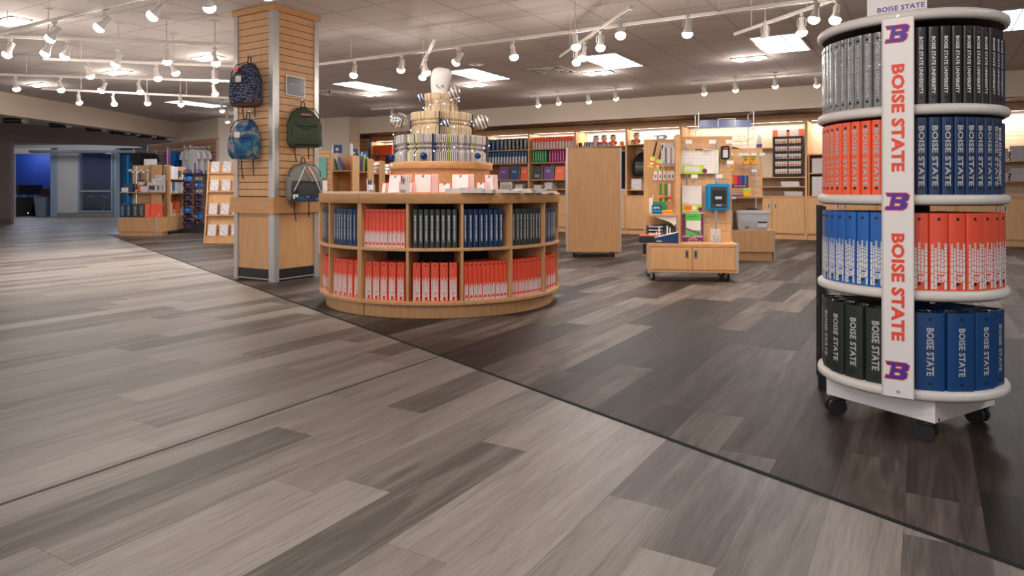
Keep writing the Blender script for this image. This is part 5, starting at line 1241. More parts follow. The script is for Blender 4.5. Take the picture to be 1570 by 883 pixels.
def m_cal(t, w, h):
    q = MB()
    for r_ in range(5):
        for c_ in range(7): 
            x, z = -w/2+.03+c_*(w*.78/7), .05+r_*(h-.09)/5; q.box(x+.004, -.002, z+.010, x+.03, -.001, z+.028, mat('faint_grey_print', (.48, .45, .45), .6) if (r_+c_) == 0 else 'greyp')
    q.box(w/2-.06, -.002, .015, w/2-.012, -.001, h-.02, 'greyp')
    for c_ in range(8): q.box(-w/2+.02+c_*.047, -.002, h-.022, -w/2+.045+c_*.047, -.001, h-.016, 'signred')
    q.obj('printed_grid', t)
    q = MB(); q.box(-w/2+.02, -.006, .004, w/2-.16, -.003, .10, 'lime'); q.box(-w/2+.02, -.006, .10, w/2-.15, -.003, .125, 'tag'); q.box(-w/2+.04, -.007, .03, w/2-.2, -.006, .085, 'greyp'); q.cyl((w/2-.155, -.004, .035), (w/2-.155, -.009, .035), .026, n=16, m='plum'); put_text(q, 'Drawing', -w/2+.08, -.0065, .113, .09, .013, 'inkdark'); q.obj('card_insert', t)
    q = MB(); q.tube([(-.05, -.01, h+.006), (.03, -.01, h+.006)], .006, 8, 'black'); q.tube([(.03, -.01, h+.006), (.13, -.01, h+.005)], .006, 8, 'white'); q.obj('marker', t)
flat('calendar_whiteboard', 'large white calendar board with green frame on the front slatwall', 'whiteboard', 1043, 1101, 230, 267, 'paper', edge='lime', em=.006, more=m_cal, surf='whiteboard')
def m_wb(t, w, h):
    q = MB(); q.box(-w/2+.01, -.006, .0, w/2-.01, -.003, .085, 'lime'); q.box(-w/2+.01, -.006, .085, w/2-.01, -.003, .11, 'tag'); q.box(-w/2+.035, -.007, .02, .0, -.006, .07, 'orange'); q.box(.0, -.007, .02, .05, -.006, .07, 'tag'); q.cyl((w/2-.02, -.004, .03), (w/2-.02, -.009, .03), .024, n=16, m='plum'); put_text(q, 'Quartet', -w/2+.05, -.0065, .098, .06, .01, 'inkdark'); q.obj('card_insert', t)
flat('small_whiteboard', 'small plain whiteboard with green card below the calendar board', 'whiteboard', 1044.5, 1075.5, 284, 325, 'paper', edge='metal', em=.006, more=m_wb, surf='whiteboard')
def m_clip(t, w, h):
    q = MB(); q.box(-w*.32, -.004, .26*h, w*.36, -.001, h*.97, mat('vivid_green_card', (.06, .52, .06), .4)); q.box(-w*.28, -.005, .42*h, w*.34, -.004, .74*h, 'tag'); q.prism([(-w*.36, h*.52), (-w*.36, h*.46), (w*.3, h*.27), (w*.33, h*.33)], -.006, -.005, 'purple', T=Matrix(((1, 0, 0, 0), (0, 0, 1, 0), (0, 1, 0, 0), (0, 0, 0, 1)))); put_text(q, 'Clipboard', -.01, -.0062, h*.68, w*.5, .018, 'greyp'); q.obj('card_insert', t)
    q = MB(); put_text(q, 'PLASTIC CLIPBOARDS', 0, -.003, h*.215, w*.86, .019, 'tag', bold=.04); put_text(q, 'NATIONAL', 0, -.003, h*.16, w*.3, .010, 'tag'); put_text(q, 'SCHOOL OFFICE', 0, -.003, h*.115, w*.42, .010, 'tag'); put_text(q, 'Charles Leonard Inc.', .02, -.003, h*.05, w*.6, .011, 'tag'); q.obj('lettering', t)
    q = MB(); q.box(-.045, -.014, h*.90, .045, -.004, h*.93, 'chrome', .003); q.tube([(-.03, -.012, h*.93), (-.02, -.016, h*.965), (.02, -.016, h*.965), (.03, -.012, h*.93)], .003, 6, 'chrome'); q.obj('clip', t)
flat('clipboard_display_box', 'purple and green box of plastic clipboards standing on the cabinet base', 'box', 1044, 1078, 326.5, 372.5, 'plum', y=PY-.09, th=.07, edge='tag', em=.005, more=m_clip, zf=lambda p: zG(p, 7.62)+.002)
def m_case(t, w, h):
    q = MB(); q.box(-w/2+.03, -.012, .03, w/2-.03, -.006, h-.03, 'charcoal', .004); q.box(-w/2+.05, -.014, .07, w/2-.05, -.011, h-.07, 'black', .003); q.box(-.04, -.016, .12, .03, -.013, .15, 'silver'); q.obj('insert', t)
    q = MB(); put_text(q, 'OIC', 0, -.0165, .055, .06, .018, 'lett'); q.obj('lettering', t)
    q = MB(); q.box(-w/2-.012, .02, 0, w/2-.01, .03, h-.01, 'cyan', .004); q.box(-w/2-.02, .04, .002, w/2-.02, .05, h-.02, 'cyan', .004); q.obj('cases_behind', t)
flat('clipboard_case', 'bright blue plastic clipboard case with a dark insert on the front slatwall', 'case', 1083, 1116, 282, 322, 'cyan', y=PY-.10, th=.014, edge='cyan', em=.02, more=m_case, round_=.010)
def m_pouch(t, w, h):
    q = MB(); q.box(-w*.28, -.004, h*.12, w*.28, 0, h*.7, 'silver'); q.box(-w*.2, -.003, h*.78, w*.3, 0, h*.88, 'red'); q.obj('label_window', t)
flat('calculator_pouch', 'small black zip pouch hanging at the upper right of the front slatwall', 'pouch', 1103, 1116, 224, 244.5, 'black', y=PY-.09, th=.035, more=m_pouch, round_=.012)
t = thing('acrylic_bin', 'small clear bin of black clips standing on the cabinet base', 'bin', FG.p(.725, .27, .403), A22)
q = MB(); w = .052
for b in ((-w, -.04, w, -.037), (-w, .037, w, .04), (-w, -.04, -w+.003, .04), (w-.003, -.04, w, .04)): q.box(b[0], b[1], 0, b[2], b[3], .145, 'clear')
q.obj('box', t); q = MB()
for i in range(26): x, y, z = rnd.uniform(-.042, .042), rnd.uniform(-.03, .03), rnd.uniform(.005, .07); q.box(x-.010, y-.006, z, x+.010, y+.006, z+.012, rnd.choice(['black', 'black', 'chrome', 'tag']), .002)
tag(q.obj('binder_clips', t), kind='stuff')
for x, z, l in ((.44, 1.46, 'upper left'), (.69, 1.46, 'upper middle'), (.865, 1.46, 'upper right'), (.875, 1.235, 'bare one at right, middle height'), (.50, 1.085, 'above the small whiteboard'), (.76, 1.085, 'above the blue case')): hooktag(FG, x, PY-.018, z, 'chrome hook with white price card on the front slatwall, %s' % l)
# goods on the fin's left side (hooks point to the left)
FF = Fr(FG.p(.298, .27), A22+PI/2)          # -y of this frame points away to the left? x runs backwards
def side_hook(z, y, L, label):
    t = thing('slatwall_hook', label, 'hook', FG.p(.30, y, z), A22, 'hooks on the left side of the fin')
    q = MB(); q.tube([(0, 0, 0), (-L, 0, 0), (-L-.014, 0, .014)], .003, 6, 'chrome'); q.box(-.004, -.014, -.02, 0, .014, .014, 'chrome'); q.obj('prong', t)
    q = MB(); q.box(-L-.02, -.03, .014, -L-.017, .03, .045, 'tag'); q.obj('price_card', t)
for k, (z, y, L) in enumerate(((1.52, .30, .22), (1.52, .42, .22), (1.25, .30, .13), (1.25, .42, .13), (1.07, .30, .22), (.87, .30, .22))):
    side_hook(z, y, L, '%s chrome hook from the top on the left side of the fin' % ORD[k])
def brush(x, y, z, label):
    t = thing('hair_brush', label, 'brush', FG.p(x, y, z), A22-.2, 'black handled brushes on the fin')
    q = MB(); q.T = Matrix.Rotation(.22, 4, 'Y'); q.tube([(0, 0, 0), (0, 0, -.09), (0, 0, -.16)], .011, 8, 'black'); q.obj('handle', t)
    q = MB(); q.T = Matrix.Rotation(.22, 4, 'Y'); q.box(-.028, -.012, -.215, .028, .012, -.170, mat('lime_plastic', (.42, .60, .06), .5), .004); q.box(-.029, -.014, -.265, .029, .014, -.214, 'red', .005); q.box(-.028, -.01, -.285, .028, .01, -.264, 'lime'); q.box(-.018, -.0155, -.255, .018, -.0135, -.235, 'tag'); q.obj('head', t)
brush(.10, .30, 1.50, 'left black-handled brush in lime and red pack on the fin'); brush(.165, .33, 1.47, 'middle black-handled brush in lime and red pack on the fin'); brush(.225, .36, 1.47, 'right black-handled brush in lime and red pack on the fin')
for i, x in enumerate((.17, .20, .23, .26, .285)):
    t = thing('blister_pack', '%s long clear pack hanging at the top of the fin' % ORD[i], 'pack', FG.p(x, .34, 1.235), A22+.9, 'clear packs at the top of the fin')
    q = MB(); q.box(-.03, 0, 0, .03, .003, .25, 'translucent'); q.obj('bag', t); q = MB(); q.tube([(0, -.006, .03), (.004, -.008, .12), (0, -.006, .2)], .008, 6, 'brown' if i % 2 else 'greyp'); q.obj('contents', t)
for i, x in enumerate((.09, .14, .19, .235, .275)):
    t = thing('carded_item', '%s white carded item on the middle hooks of the fin' % ORD[i], 'card', FG.p(x, .32, 1.08), A22+.35, 'white cards on the fin')
    q = MB(); q.box(-.018, 0, 0, .018, .004, .10, 'tag'); q.obj('card', t); q = MB(); q.cyl((0, -.001, .085), (0, -.003, .085), .005, n=8, m='black'); q.box(-.006, -.005, .02, .006, -.001, .06, 'charcoal'); q.obj('item', t)
for i, (x, m_) in enumerate(((.145, 'signred'), (.20, 'dgreen'), (.24, 'signred'))):
    t = thing('pencil_grip_card', '%s hanging card with %s blob, lower hooks of the fin' % (ORD[i], 'red' if i != 1 else 'green'), 'card', FG.p(x, .31, .84), A22+.5, 'cards with coloured blobs on the fin')
    q = MB(); q.box(-.014, 0, 0, .014, .003, .20, 'dgreen' if i < 2 else 'tag'); q.obj('card', t); q = MB(); q.sphere((0, -.016, .05), .026, 10, 6, m_, (1.1, .6, .8)); q.obj('item', t)
def cbox(name, label, cat, x, y, z, w, d, h, m_, fr=FG, txt=None, rz=0, tm='lett', group=None, stripe=None):
    t = thing(name, label, cat, fr.p(x, y, z), fr.a+rz, group)
    q = MB(); q.box(-w/2, -d/2, 0, w/2, d/2, h, m_, .002); q.obj('carton', t)
    if txt or stripe:
        q = MB()
        if stripe: q.box(-w*.46, -d/2-.001, h*stripe[1], w*.46, -d/2, h*stripe[2], stripe[0])
        if txt: put_text(q, txt, -w*.05, -d/2-.002, h*.68, w*.7, h*.22, tm, bold=.03)
        q.obj('print', t)
    return t
sz = .7125
cbox('supply_box', 'blue box with white lettering on the side shelf', 'box', .095, .18, sz, .105, .06, .095, 'royal', txt='ADVIL', stripe=('cyan', .2, .4))
cbox('supply_box', 'flat yellow box on the side shelf right of the blue box', 'box', .205, .18, sz, .11, .06, .036, 'crayon', stripe=('signred', .3, .7))
cbox('supply_box', 'green box behind the blue box on the side shelf', 'box', .12, .30, sz, .16, .06, .13, 'dgreen')
cbox('supply_box', 'tall white narrow box at the left end of the side shelf', 'box', .035, .22, sz, .035, .08, .17, 'tag')
cbox('supply_box', 'small blue box hanging over the side shelf', 'box', .20, .36, sz, .03, .02, .09, 'cyan')
# under the shelf
for i in range(5):
    q = MB(); q.blob([(0, 0, 0, .10, .10), (.012, 0, 0, .115, .11), (.028, 0, 0, .115, .11), (.036, 0, 0, .10, .10)], 20, 'navyf' if i % 2 else 'charcoal', 3)
    q.box(-.09, -.112, .012, .06, -.109, .022, 'greyp'); tag(q.obj('headphone_pack', loc=FG.p(.10, .30, .404+.036*i+.001*i), rz=A22, smooth=50), '%s dark round pack from the bottom of the stack under the side shelf' % ORD[i], 'pack', 'stacked dark packs under the side shelf')
t = thing('stapler_box', 'black and red box jutting out at the left end of the cabinet base', 'box', FG.p(.03, .10, .403), A22); q = MB(); q.box(-.13, -.06, 0, .08, .07, .075, 'black', .006); q.obj('carton', t); q = MB(); q.box(-.11, -.055, .075, .075, .065, .085, 'signred'); q.box(-.03, -.03, .085, .04, .02, .087, 'tag'); q.obj('top_label', t)
t = thing('hanging_black_box', 'small black pouch hanging at the left of the cabinet base', 'pouch', FG.p(-.02, .12, .26), A22); q = MB(); q.box(-.035, -.05, 0, -.003, .03, .13, 'black', .006); q.obj('body', t); q = MB(); q.box(-.036, -.051, 0, -.002, .031, .018, 'signred'); q.obj('red_edge', t)
t = thing('pen_tray', 'dark blue sloped tray of upright pens with white lettering on the base', 'tray', FG.p(.185, .05, .403), A22)
q = MB(); q.prism([(-.125, 0), (.125, 0), (.125, .115), (-.125, .055)], -.035, .06, 'navy', T=Matrix(((1, 0, 0, 0), (0, 0, 1, 0), (0, 1, 0, 0), (0, 0, 0, 1)))); q.prism([(-.125, .055), (.125, .115), (.125, .121), (-.125, .061)], -.036, .061, 'greyp', T=Matrix(((1, 0, 0, 0), (0, 0, 1, 0), (0, 1, 0, 0), (0, 0, 0, 1)))); put_text(q, 'Sharpie', -.075, -.0365, .022, .055, .018, 'lett', bold=.04); q.obj('tray', t)
for i in range(8): q = MB(); x = -.10+i*.028; q.cyl((x, .01, .06+i*.006), (x, .01, .12+.05*((i*5) % 3)/2+i*.004), .007, n=8, m=('tag', 'greyp', 'brown', 'charcoal')[i % 4]); q.obj('pen', t)
cbox('dark_bag', 'large black curved case under the side shelf beside the fin', 'case', .235, .30, .403, .12, .2, .19, 'black')

# second display behind it
FG2 = Fr((-2.28, 9.842, 0), A22)
t = thing('supply_display', 'maple slatwall display behind the front cabinet carrying crayons and a clear tote', 'display fixture', FG2.o, A22)
q = MB(); q.box(-.45, .03, 0, .52, .55, .12, 'maple'); q.obj('plinth', t)
q = MB(); q.box(-.48, 0, .12, .53, .6, .42, 'maple', .002); q.obj('base', t)
q = MB(); q.box(.53, -.003, .02, .545, .6, .425, 'metal'); q.obj('corner_trim', t)
lx = lambda px, d: ((pt(px, 294, d)-FG2.o).x*FG2.c+(pt(px, 294, d)-FG2.o).y*FG2.s)
q = MB(); x0, x1 = -.45, .44; q.box(x0, .30, .42, x1, .33, 1.56, 'maple'); slats(q, x0, x1-.03, .46, 1.50, .288, .08, 'slat', 'metal', .012, .007); q.box(x0, .286, 1.49, x1, .30, 1.56, 'mapleh'); q.obj('slat_panel', t)
q = MB(); q.box(.34, .28, .45, .36, .288, 1.5, 'chrome'); q.box(x1-.03, .286, .42, x1, .30, 1.5, 'maple'); q.obj('slotted_standard', t)
q = MB(); q.box(-.45, -.04, .862, .50, .288, .885, 'mapleh'); q.obj('shelf', t)
z2 = lambda py: EYE+(294-py)*9.75/FPX
x2 = lambda px: (px-1121)/FPX*9.85*.99-.06
def crayon(px, py0, py1, label, w=.085):
    z0, z1 = z2(py1), z2(py0); t = thing('crayon_box', label, 'crayon box', FG2.p(x2(px), .20, z0), A22, 'yellow crayon boxes on hooks'); h = z1-z0
    q = MB(); q.box(-w/2, 0, 0, w/2, .03, h, 'crayon', .002); q.obj('carton', t)
    q = MB(); q.box(-w/2+.002, -.001, h*.86, w/2-.002, 0, h*.99, 'dgreen'); q.prism([(-w*.38, h*.62), (0, h*.7), (w*.38, h*.62), (w*.3, h*.5), (-w*.3, h*.5)], -.002, -.001, 'dgreen', T=Matrix(((1, 0, 0, 0), (0, 0, 1, 0), (0, 1, 0, 0), (0, 0, 0, 1)))); q.box(-w*.3, -.0025, h*.30, w*.3, -.001, h*.44, 'orange'); q.prism([(-w/2+.001, 0), (-w/2+.001, h*.3), (-w*.2, 0)], -.002, -.001, 'dgreen', T=Matrix(((1, 0, 0, 0), (0, 0, 1, 0), (0, 1, 0, 0), (0, 0, 0, 1)))); put_text(q, 'Crayola', 0, -.003, h*.56, w*.55, h*.10, 'crayon'); q.obj('print', t)
crayon(1127, 239, 250, 'upper yellow crayon box in the left column of the second display'); crayon(1127, 250.5, 262, 'lower yellow crayon box in the left column of the second display')
crayon(1149, 239, 251, 'middle yellow crayon box on the second display'); crayon(1160, 239, 251, 'right yellow crayon box on the second display')
for px, py, l in ((1126, 236.5, 'above the left crayon boxes'), (1142, 236.5, 'between the crayon boxes'), (1150, 236.5, 'above the middle crayon box'), (1160.5, 236.5, 'above the right crayon box'), (1173, 236.5, 'at the right end of the top row'), (1161, 262, 'bare, below the right crayon box')): hooktag(FG2, x2(px), .288, z2(py)-.03, 'chrome hook with price card, second display, %s' % l, .1)
t = thing('pencil_set', 'wide pack of coloured pencils in rainbow order on the second display', 'pencils', FG2.p(x2(1135.5), .12, z2(288)), A22)
q = MB(); q.box(-.14, 0, 0, .145, .02, .175, 'plum', .002); q.obj('case', t)
q = MB()
for i, c_ in enumerate(('brown', 'crayon', 'orange', 'red', 'magenta', 'purple', 'royal', 'cyan')):
    q.box(-.125+i*.031, -.004, .05, -.10+i*.031, 0, .165, c_)
put_text(q, 'Colored Pencils', .03, -.003, .03, .16, .02, 'lett'); q.obj('pencils', t)
cbox('crayon_tub', 'green and yellow tub of crayons on the shelf of the second display', 'tub', x2(1148), .10, .886, .10, .08, .11, 'lime', FG2, stripe=('crayon', .1, .6))
cbox('flat_pack', 'flat dark purple packs lying on the shelf of the second display', 'pack', x2(1131), .08, .886, .2, .14, .03, 'purple', FG2)
q = MB(); q.box(-.035, -.02, 0, .035, -.017, .035, 'tag'); tag(q.obj('price_card', loc=FG2.p(x2(1126), -.03, .85), rz=A22), 'white price card on the shelf edge of the second display', 'price card')
# clear tote
t = thing('storage_tote', 'translucent plastic tote with black latch handle on the second display base', 'storage bin', FG2.p(.27, .135, .421), A22)
q = MB(); q.blob([(0, 0, 0, .19, .11), (.015, 0, 0, .20, .12), (.20, 0, 0, .215, .133), (.235, 0, 0, .218, .136)], 32, 'translucent', 7); q.obj('tub', t, smooth=40)
q = MB(); q.blob([(.235, 0, 0, .226, .142), (.262, 0, 0, .226, .142), (.272, 0, 0, .21, .13)], 32, 'translucent', 7); q.obj('lid', t, smooth=40)
q = MB(); q.tube([(-.08, -.02, .272), (-.075, -.02, .287), (.075, -.02, .287), (.08, -.02, .272)], .009, 8, 'black'); q.obj('handle', t)
q = MB(); q.box(.05, -.138, .04, .17, -.128, .12, 'tag'); q.box(.05, -.140, .10, .17, -.137, .12, 'black'); q.obj('label', t)
q = MB()
for i, c_ in enumerate(('red', 'green', 'royal')): q.box(-.12+i*.018, -.134, .03, -.106+i*.018, -.124, .05, c_)
q.obj('colour_marks', t)
q = MB(); q.blob([(0, 0, 0, .09, .12), (.25, 0, 0, .10, .13), (.28, 0, 0, .08, .1)], 24, 'translucent', 5); tag(q.obj('storage_tote', loc=FG2.p(-.10, .14, .421), rz=A22, smooth=40), 'edge of another translucent tote left of the latched one', 'storage bin')
# wire rack with blue sheet behind the second display
FWR = Fr(pt(1110, 294, 11.2)-Vector((0, 0, EYE)), A22)
t = thing('wire_rack', 'tall white wire rack with a grey-blue top sheet behind the displays', 'rack', FWR.o, A22)
q = MB(); W = .42; zt = 2.21
for x in (-W, W):
    for y in (-.2, .25): q.tube([(x, y, 0), (x, y, zt)], .007, 6, 'wmetal')
    for z in (zt, 1.95, 1.80, 1.5): q.tube([(x, -.2, z), (x, .25, z)], .004, 5, 'wmetal')
for z in (1.86, 1.78, 1.70, 1.62, 1.5, 1.2, .6, .15):
    for y in (-.2, .25): q.tube([(-W, y, z), (W, y, z)], .004, 5, 'wmetal')
q.obj('frame', t)
q = MB()
for i in range(9): x = -W+.05+i*.095; q.tube([(x, -.2, 1.62), (x-.05, .25, 1.88)], .003, 5, 'wmetal')
for x in (-.12, .14): q.tube([(x-.02, -.22, 1.75), (x, -.22, 2.10)], .005, 5, 'wmetal')
q.tube([(-.12, -.22, 2.10), (.14, -.22, 2.10)], .005, 5, 'wmetal'); q.obj('wire_shelf', t)
q = MB(); q.add([(-W+.0, -.25, 1.96), (W-.05, -.25, 1.96), (W+.05, .25, 2.12), (-W+.08, .25, 2.12), (-W+.0, -.25, 1.968), (W-.05, -.25, 1.968), (W+.05, .25, 2.128), (-W+.08, .25, 2.128)], [[3, 2, 1, 0], [4, 5, 6, 7], [0, 1, 5, 4], [1, 2, 6, 5], [2, 3, 7, 6], [3, 0, 4, 7]], mat('blue_grey_sheet', (.12, .15, .27), .5)); q.obj('top_sheet', t)
for i, c_ in enumerate(('brown', 'mapleh', 'greyp')):
    q = MB(); q.tube([(-.0, .05+i*.04, 1.69-i*.03), (.40, .05+i*.04, 1.60-i*.03)], .02, 10, c_); tag(q.obj('paper_roll', loc=FWR.o, rz=A22), '%s roll lying slanted in the wire rack' % ('brown', 'tan', 'pale grey')[i], 'paper roll')

# tall blank end panel with slatwall fin behind
p0 = pt(910.5, 386, 10.1); FT = Fr((p0.x, p0.y, 0), R(25))
t = thing('tall_end_panel_display', 'tall blank maple panel display on casters in the middle of the room', 'display fixture', FT.o, FT.a)
q = MB(); q.box(-.375, 0, .08, .375, .04, 1.585, 'maple'); q.obj('end_panel', t)
q = MB(); q.box(-.40, -.004, .08, -.375, .05, 1.59, 'metal'); q.box(.375, -.004, .08, .395, .05, 1.59, 'metal'); q.obj('edge_trim', t)
q = MB(); q.box(-.30, .05, .08, .30, .8, .14, 'black'); q.obj('caster_base', t)
for x, y in ((-.28, .08), (.28, .08), (-.28, .7), (.28, .7)): caster(t, x, y, .08, x)
FN = MB(); FN.box(-.40, .05, .14, -.36, 1.0, 1.44, 'maple')
for k in range(15): FN.box(-.408, .06, .20+k*.08, -.40, .99, .20+k*.08+.073, 'slat')
FN.box(-.403, .06, .2, -.400, .99, 1.42, 'metal'); FN.obj('fin', t)
q = MB()
for y in (.12, .55, .95): q.box(-.414, y, .18, -.408, y+.02, 1.42, 'chrome')
for z in (.42, .62, .80): q.tube([(-.41, .1, z), (-.47, .1, z), (-.48, .1, z+.02)], .004, 5, 'chrome')
q.obj('standards_and_prongs', t)

# ------------------------------------------------------------------ gondola row behind the round counter, left
def bay_unit(px0, px1, pyt, d, label, dep=.4, shelf_py=None):
    a = R(YAW)-R(3); c0 = pt((px0+px1)/2, 294, d); w = (px1-px0)/FPX*d; h = EYE+(294-pyt)/FPX*d
    t = thing('shelf_bay', label, 'shelf unit', (c0.x, c0.y, 0), a, 'shelf bays behind the round counter')
    q = MB(); q.box(-w/2, 0, 0, -w/2+.022, dep, h, 'maple'); q.box(w/2-.022, 0, 0, w/2, dep, h, 'maple'); q.obj('side_panel', t)
    q = MB(); q.box(-w/2+.022, dep-.02, 0, w/2-.022, dep, h, 'maple'); q.obj('back_panel', t)
    for z in (.12, .62, EYE+(294-(shelf_py or 261))/FPX*d): q = MB(); q.box(-w/2+.022, .01, z-.02, w/2-.022, dep-.02, z, 'mapleh'); q.obj('shelf', t)
    return Fr((c0.x, c0.y, 0), a), w, EYE+(294-(shelf_py or 261))/FPX*d
u1 = bay_unit(507, 541, 237.5, 11.3, 'nearest shelf bay behind the round counter, with slanted books')
u2 = bay_unit(540, 565, 243, 12.3, 'second shelf bay behind the round counter, with upright folders', shelf_py=263)
u3 = bay_unit(563.5, 583, 246, 13.1, 'third shelf bay behind the round counter, with grey bundles', shelf_py=265)
u4 = bay_unit(582, 599, 250, 14.0, 'farthest shelf bay behind the round counter', shelf_py=266)
fe = Fr(pt(498, 294, 10.7)-Vector((0, 0, EYE)), R(YAW)-R(3))
t = thing('slat_end_panel', 'maple slatwall end panel seen right beside the column', 'panel', fe.o, fe.a)
q = MB(); q.box(-.35, .01, 0, .10, .04, 1.58, 'maple'); slats(q, -.35, .08, .5, 1.56, -.004, .08, 'slat', 'groove', .012); q.obj('slat_panel', t)
cbox('hanging_folder', 'teal folder hanging on the slatwall end panel beside the column', 'folder', -.05, -.03, 1.16, .16, .02, .32, 'teal', fe)
cbox('white_card', 'white card with dark dots below the teal folder', 'card', -.02, -.03, .96, .14, .01, .16, 'tag', fe)
def little(frw, nm, label, cat, x, z, w, h, m_, y=.1, rz=0, d=.02, tilt=0, txt=None):
    f, ww, zs_ = frw; t = thing(nm, label, cat, f.p(x, y, zs_+z), f.a+rz)
    q = MB(); q.T = Matrix.Rotation(tilt, 4, 'Y'); q.box(-w/2, 0, 0, w/2, d, h, m_, .002)
    if txt: put_text(q, txt, 0, -.001, h*.6, w*.6, h*.1, 'lett')
    q.obj('body', t); return t
for i, (x, m_, tl_) in enumerate(((-.13, 'tag', .35), (-.09, 'teal', .40), (-.05, 'greyp', .42), (.0, 'royal', .45))): little(u1, 'slanted_book', '%s slanted %s book in the nearest bay behind the counter' % (ORD[i], ('white', 'teal', 'grey', 'blue')[i]), 'book', x, 0, .012, .24, m_, tilt=-tl_, d=.15)
for i, (x, m_) in enumerate(((-.09, 'dgreen'), (-.055, 'teal'), (-.01, 'purple'), (.03, 'lime'), (.07, 'charcoal'))): little(u2, 'upright_folder', '%s upright folder from left in the second bay behind the counter' % ORD[i], 'folder', x, 0, .03, .32-.02*i, m_, d=.2, tilt=.06)
for i in range(3):
    for u, nmm, m_ in ((u3, 'third', 'folded'), (u4, 'farthest', 'greyp')):
        q = MB(); q.blob([(0, 0, 0, .07, .1), (.02, 0, 0, .085, .11), (.05, 0, 0, .08, .10), (.06, 0, 0, .06, .08)], 14, m_, 2.6)
        tag(q.obj('grey_bundle', loc=u[0].p(rnd.uniform(-.02, .02), .15, u[2]+.06*i), rz=u[0].a, smooth=50), '%s grey bundle from the bottom in the %s bay behind the counter' % (ORD[i], nmm), 'bundle', 'grey bundles behind the counter')
def standcard(px, py0, py1, d, wpx, label, m_='royal'):
    w, z0, z1 = wpx/FPX*d, EYE+(294-py1)/FPX*d, EYE+(294-py0)/FPX*d; c0 = pt(px, 294, d)
    t = thing('sign_card', label, 'sign', (c0.x, c0.y, z0), R(YAW)+.15, 'small photo signs behind the counter')
    q = MB(); q.box(-w/2, 0, .03, w/2, .006, z1-z0, m_); q.obj('card', t)
    q = MB(); q.box(-w/2, -.001, .03, -w*.38, .0, z1-z0, 'tag'); q.sphere((0, .0, (z1-z0)*.55), w*.16, 10, 6, 'skin', (1, .1, 1)); q.obj('picture', t)
    q = MB(); q.box(-.008, 0, 0, .008, .004, .04, 'wmetal'); q.obj('stand', t)
standcard(517, 222, 237.5, 11.3, 15, 'blue photo sign on top of the nearest bay behind the counter'); standcard(543, 228, 242, 12.3, 11, 'blue photo sign above the second bay behind the counter')
standcard(559.5, 233, 245.5, 13.1, 10, 'blue photo sign above the third bay behind the counter'); standcard(491.5, 215, 228.5, 10.7, 5, 'blue photo sign at the column edge')
q = MB(); q.blob([(0, 0, 0, .025, .02), (.18, 0, 0, .025, .02), (.2, 0, 0, .018, .014)], 12, 'white', 2.2); tag(q.obj('white_tube', loc=u1[0].p(.10, .2, EYE+(294-237.5)/FPX*11.3), rz=.3, smooth=50), 'white upright tube beside the first photo sign behind the counter', 'tube')
for i in range(2):
    q = MB()
    for k in range(4): q.box(-.14, 0, k*.012, .14, .25, k*.012+.01, 'paper')
    tag(q.obj('magazine_stack', loc=(u1, u2)[i][0].p(0, .05, .62), rz=R(YAW)), 'stack of papers on the low shelf of the %s bay behind the counter' % ('nearest', 'second')[i], 'magazines')
# narrow slat strip at the left end of the back wall
q = MB(); slats(q, -12.93, -13.42+.98, .87, 2.5, YB-.02, .1, 'slat', 'groove', .02) if False else None
t = thing('slat_strip', 'narrow maple slatwall strip at the left end of the back wall', 'panel', (-13.84, YB-.02, 0))
q = MB(); slats(q, -.02, .36, 0.05, 2.46, 0, .105, 'slat', 'groove', .02, .012); q.obj('slats', t)

# ------------------------------------------------------------------ left side of the shop
# brown slatwall under the soffit
s0, s1 = Vector((-20.332, 12.42)), Vector((-16.16, 12.037))
s0 = A0+(A0-C1).normalized()*2.1; s1 = C1; dd = (s1-s0).normalized(); aS = math.atan2(dd.y, dd.x); L = (s1-s0).length
FS = Fr((s0.x, s0.y, 0), aS)
t = thing('brown_slatwall', 'wide brown slatwall with garment rails left of the cream wall', 'slatwall', FS.o, aS)
q = MB(); slats(q, 0, L, .12, 2.345, -.05, .118, 'brownslat', 'groove', .03, .014); q.box(0, -.04, 0, L, 0, .12, 'black'); q.obj('slats', t)
q = MB(); q.box(-.02, -.07, 2.345, L+.05, .0, 2.385, 'mapleh'); q.obj('cap_rail', t)
q = MB(); q.box(-.03, -.07, 0, 0, .02, 2.36, 'metal'); q.box(L, -.07, 0, L+.03, .02, 2.36, 'metal'); q.obj('edge_trim', t)
def inS(px, off=0):            # x along the slatwall at a pixel column
    r = ray(px, 294); # s0+dd*x - n*off = k r
    n = Vector((-dd.y, dd.x)); o = s0-n*off
    det = r[0]*(-dd.y)+r[1]*dd.x; k = (o.x*(-dd.y)+o.y*dd.x)/det
    P_ = Vector((r[0]*k, r[1]*k)); return (P_-o).dot(dd), k*1.0
def shirt_make(m_, w=.42, h=.68):
    def f():
        t = bpy.data.objects.new('hanging_shirt', None); S.collection.objects.link(t)
        q = MB(); q.blob([(-h, 0, 0, w*.46, .028), (-h*.6, 0, 0, w*.45, .03), (-h*.25, 0, 0, w*.46, .035), (-.10, 0, 0, w*.44, .035), (-.05, 0, 0, w*.25, .03), (-.035, 0, 0, .07, .025)], 20, m_, 2.4)
        q.obj('torso', t, smooth=60)
        for s_ in (-1, 1): q = MB(); q.tube([(s_*w*.38, 0, -.09), (s_*w*.52, 0, -.20), (s_*w*.56, 0, -.30)], .045, 8, m_); q.obj('sleeve', t, smooth=60)
        q = MB(); q.tube([(-.16, 0, -.075), (0, 0, -.02), (.16, 0, -.075)], .006, 5, 'wmetal'); q.tube([(0, 0, -.02), (0, 0, .012), (.016, 0, .025), (0, 0, .038)], .003, 5, 'chrome'); q.obj('hanger', t)
        return t
    return Proto(f)
SH = {k: shirt_make(k) for k in ('dgrey', 'bluef', 'whitef', 'navyf')}
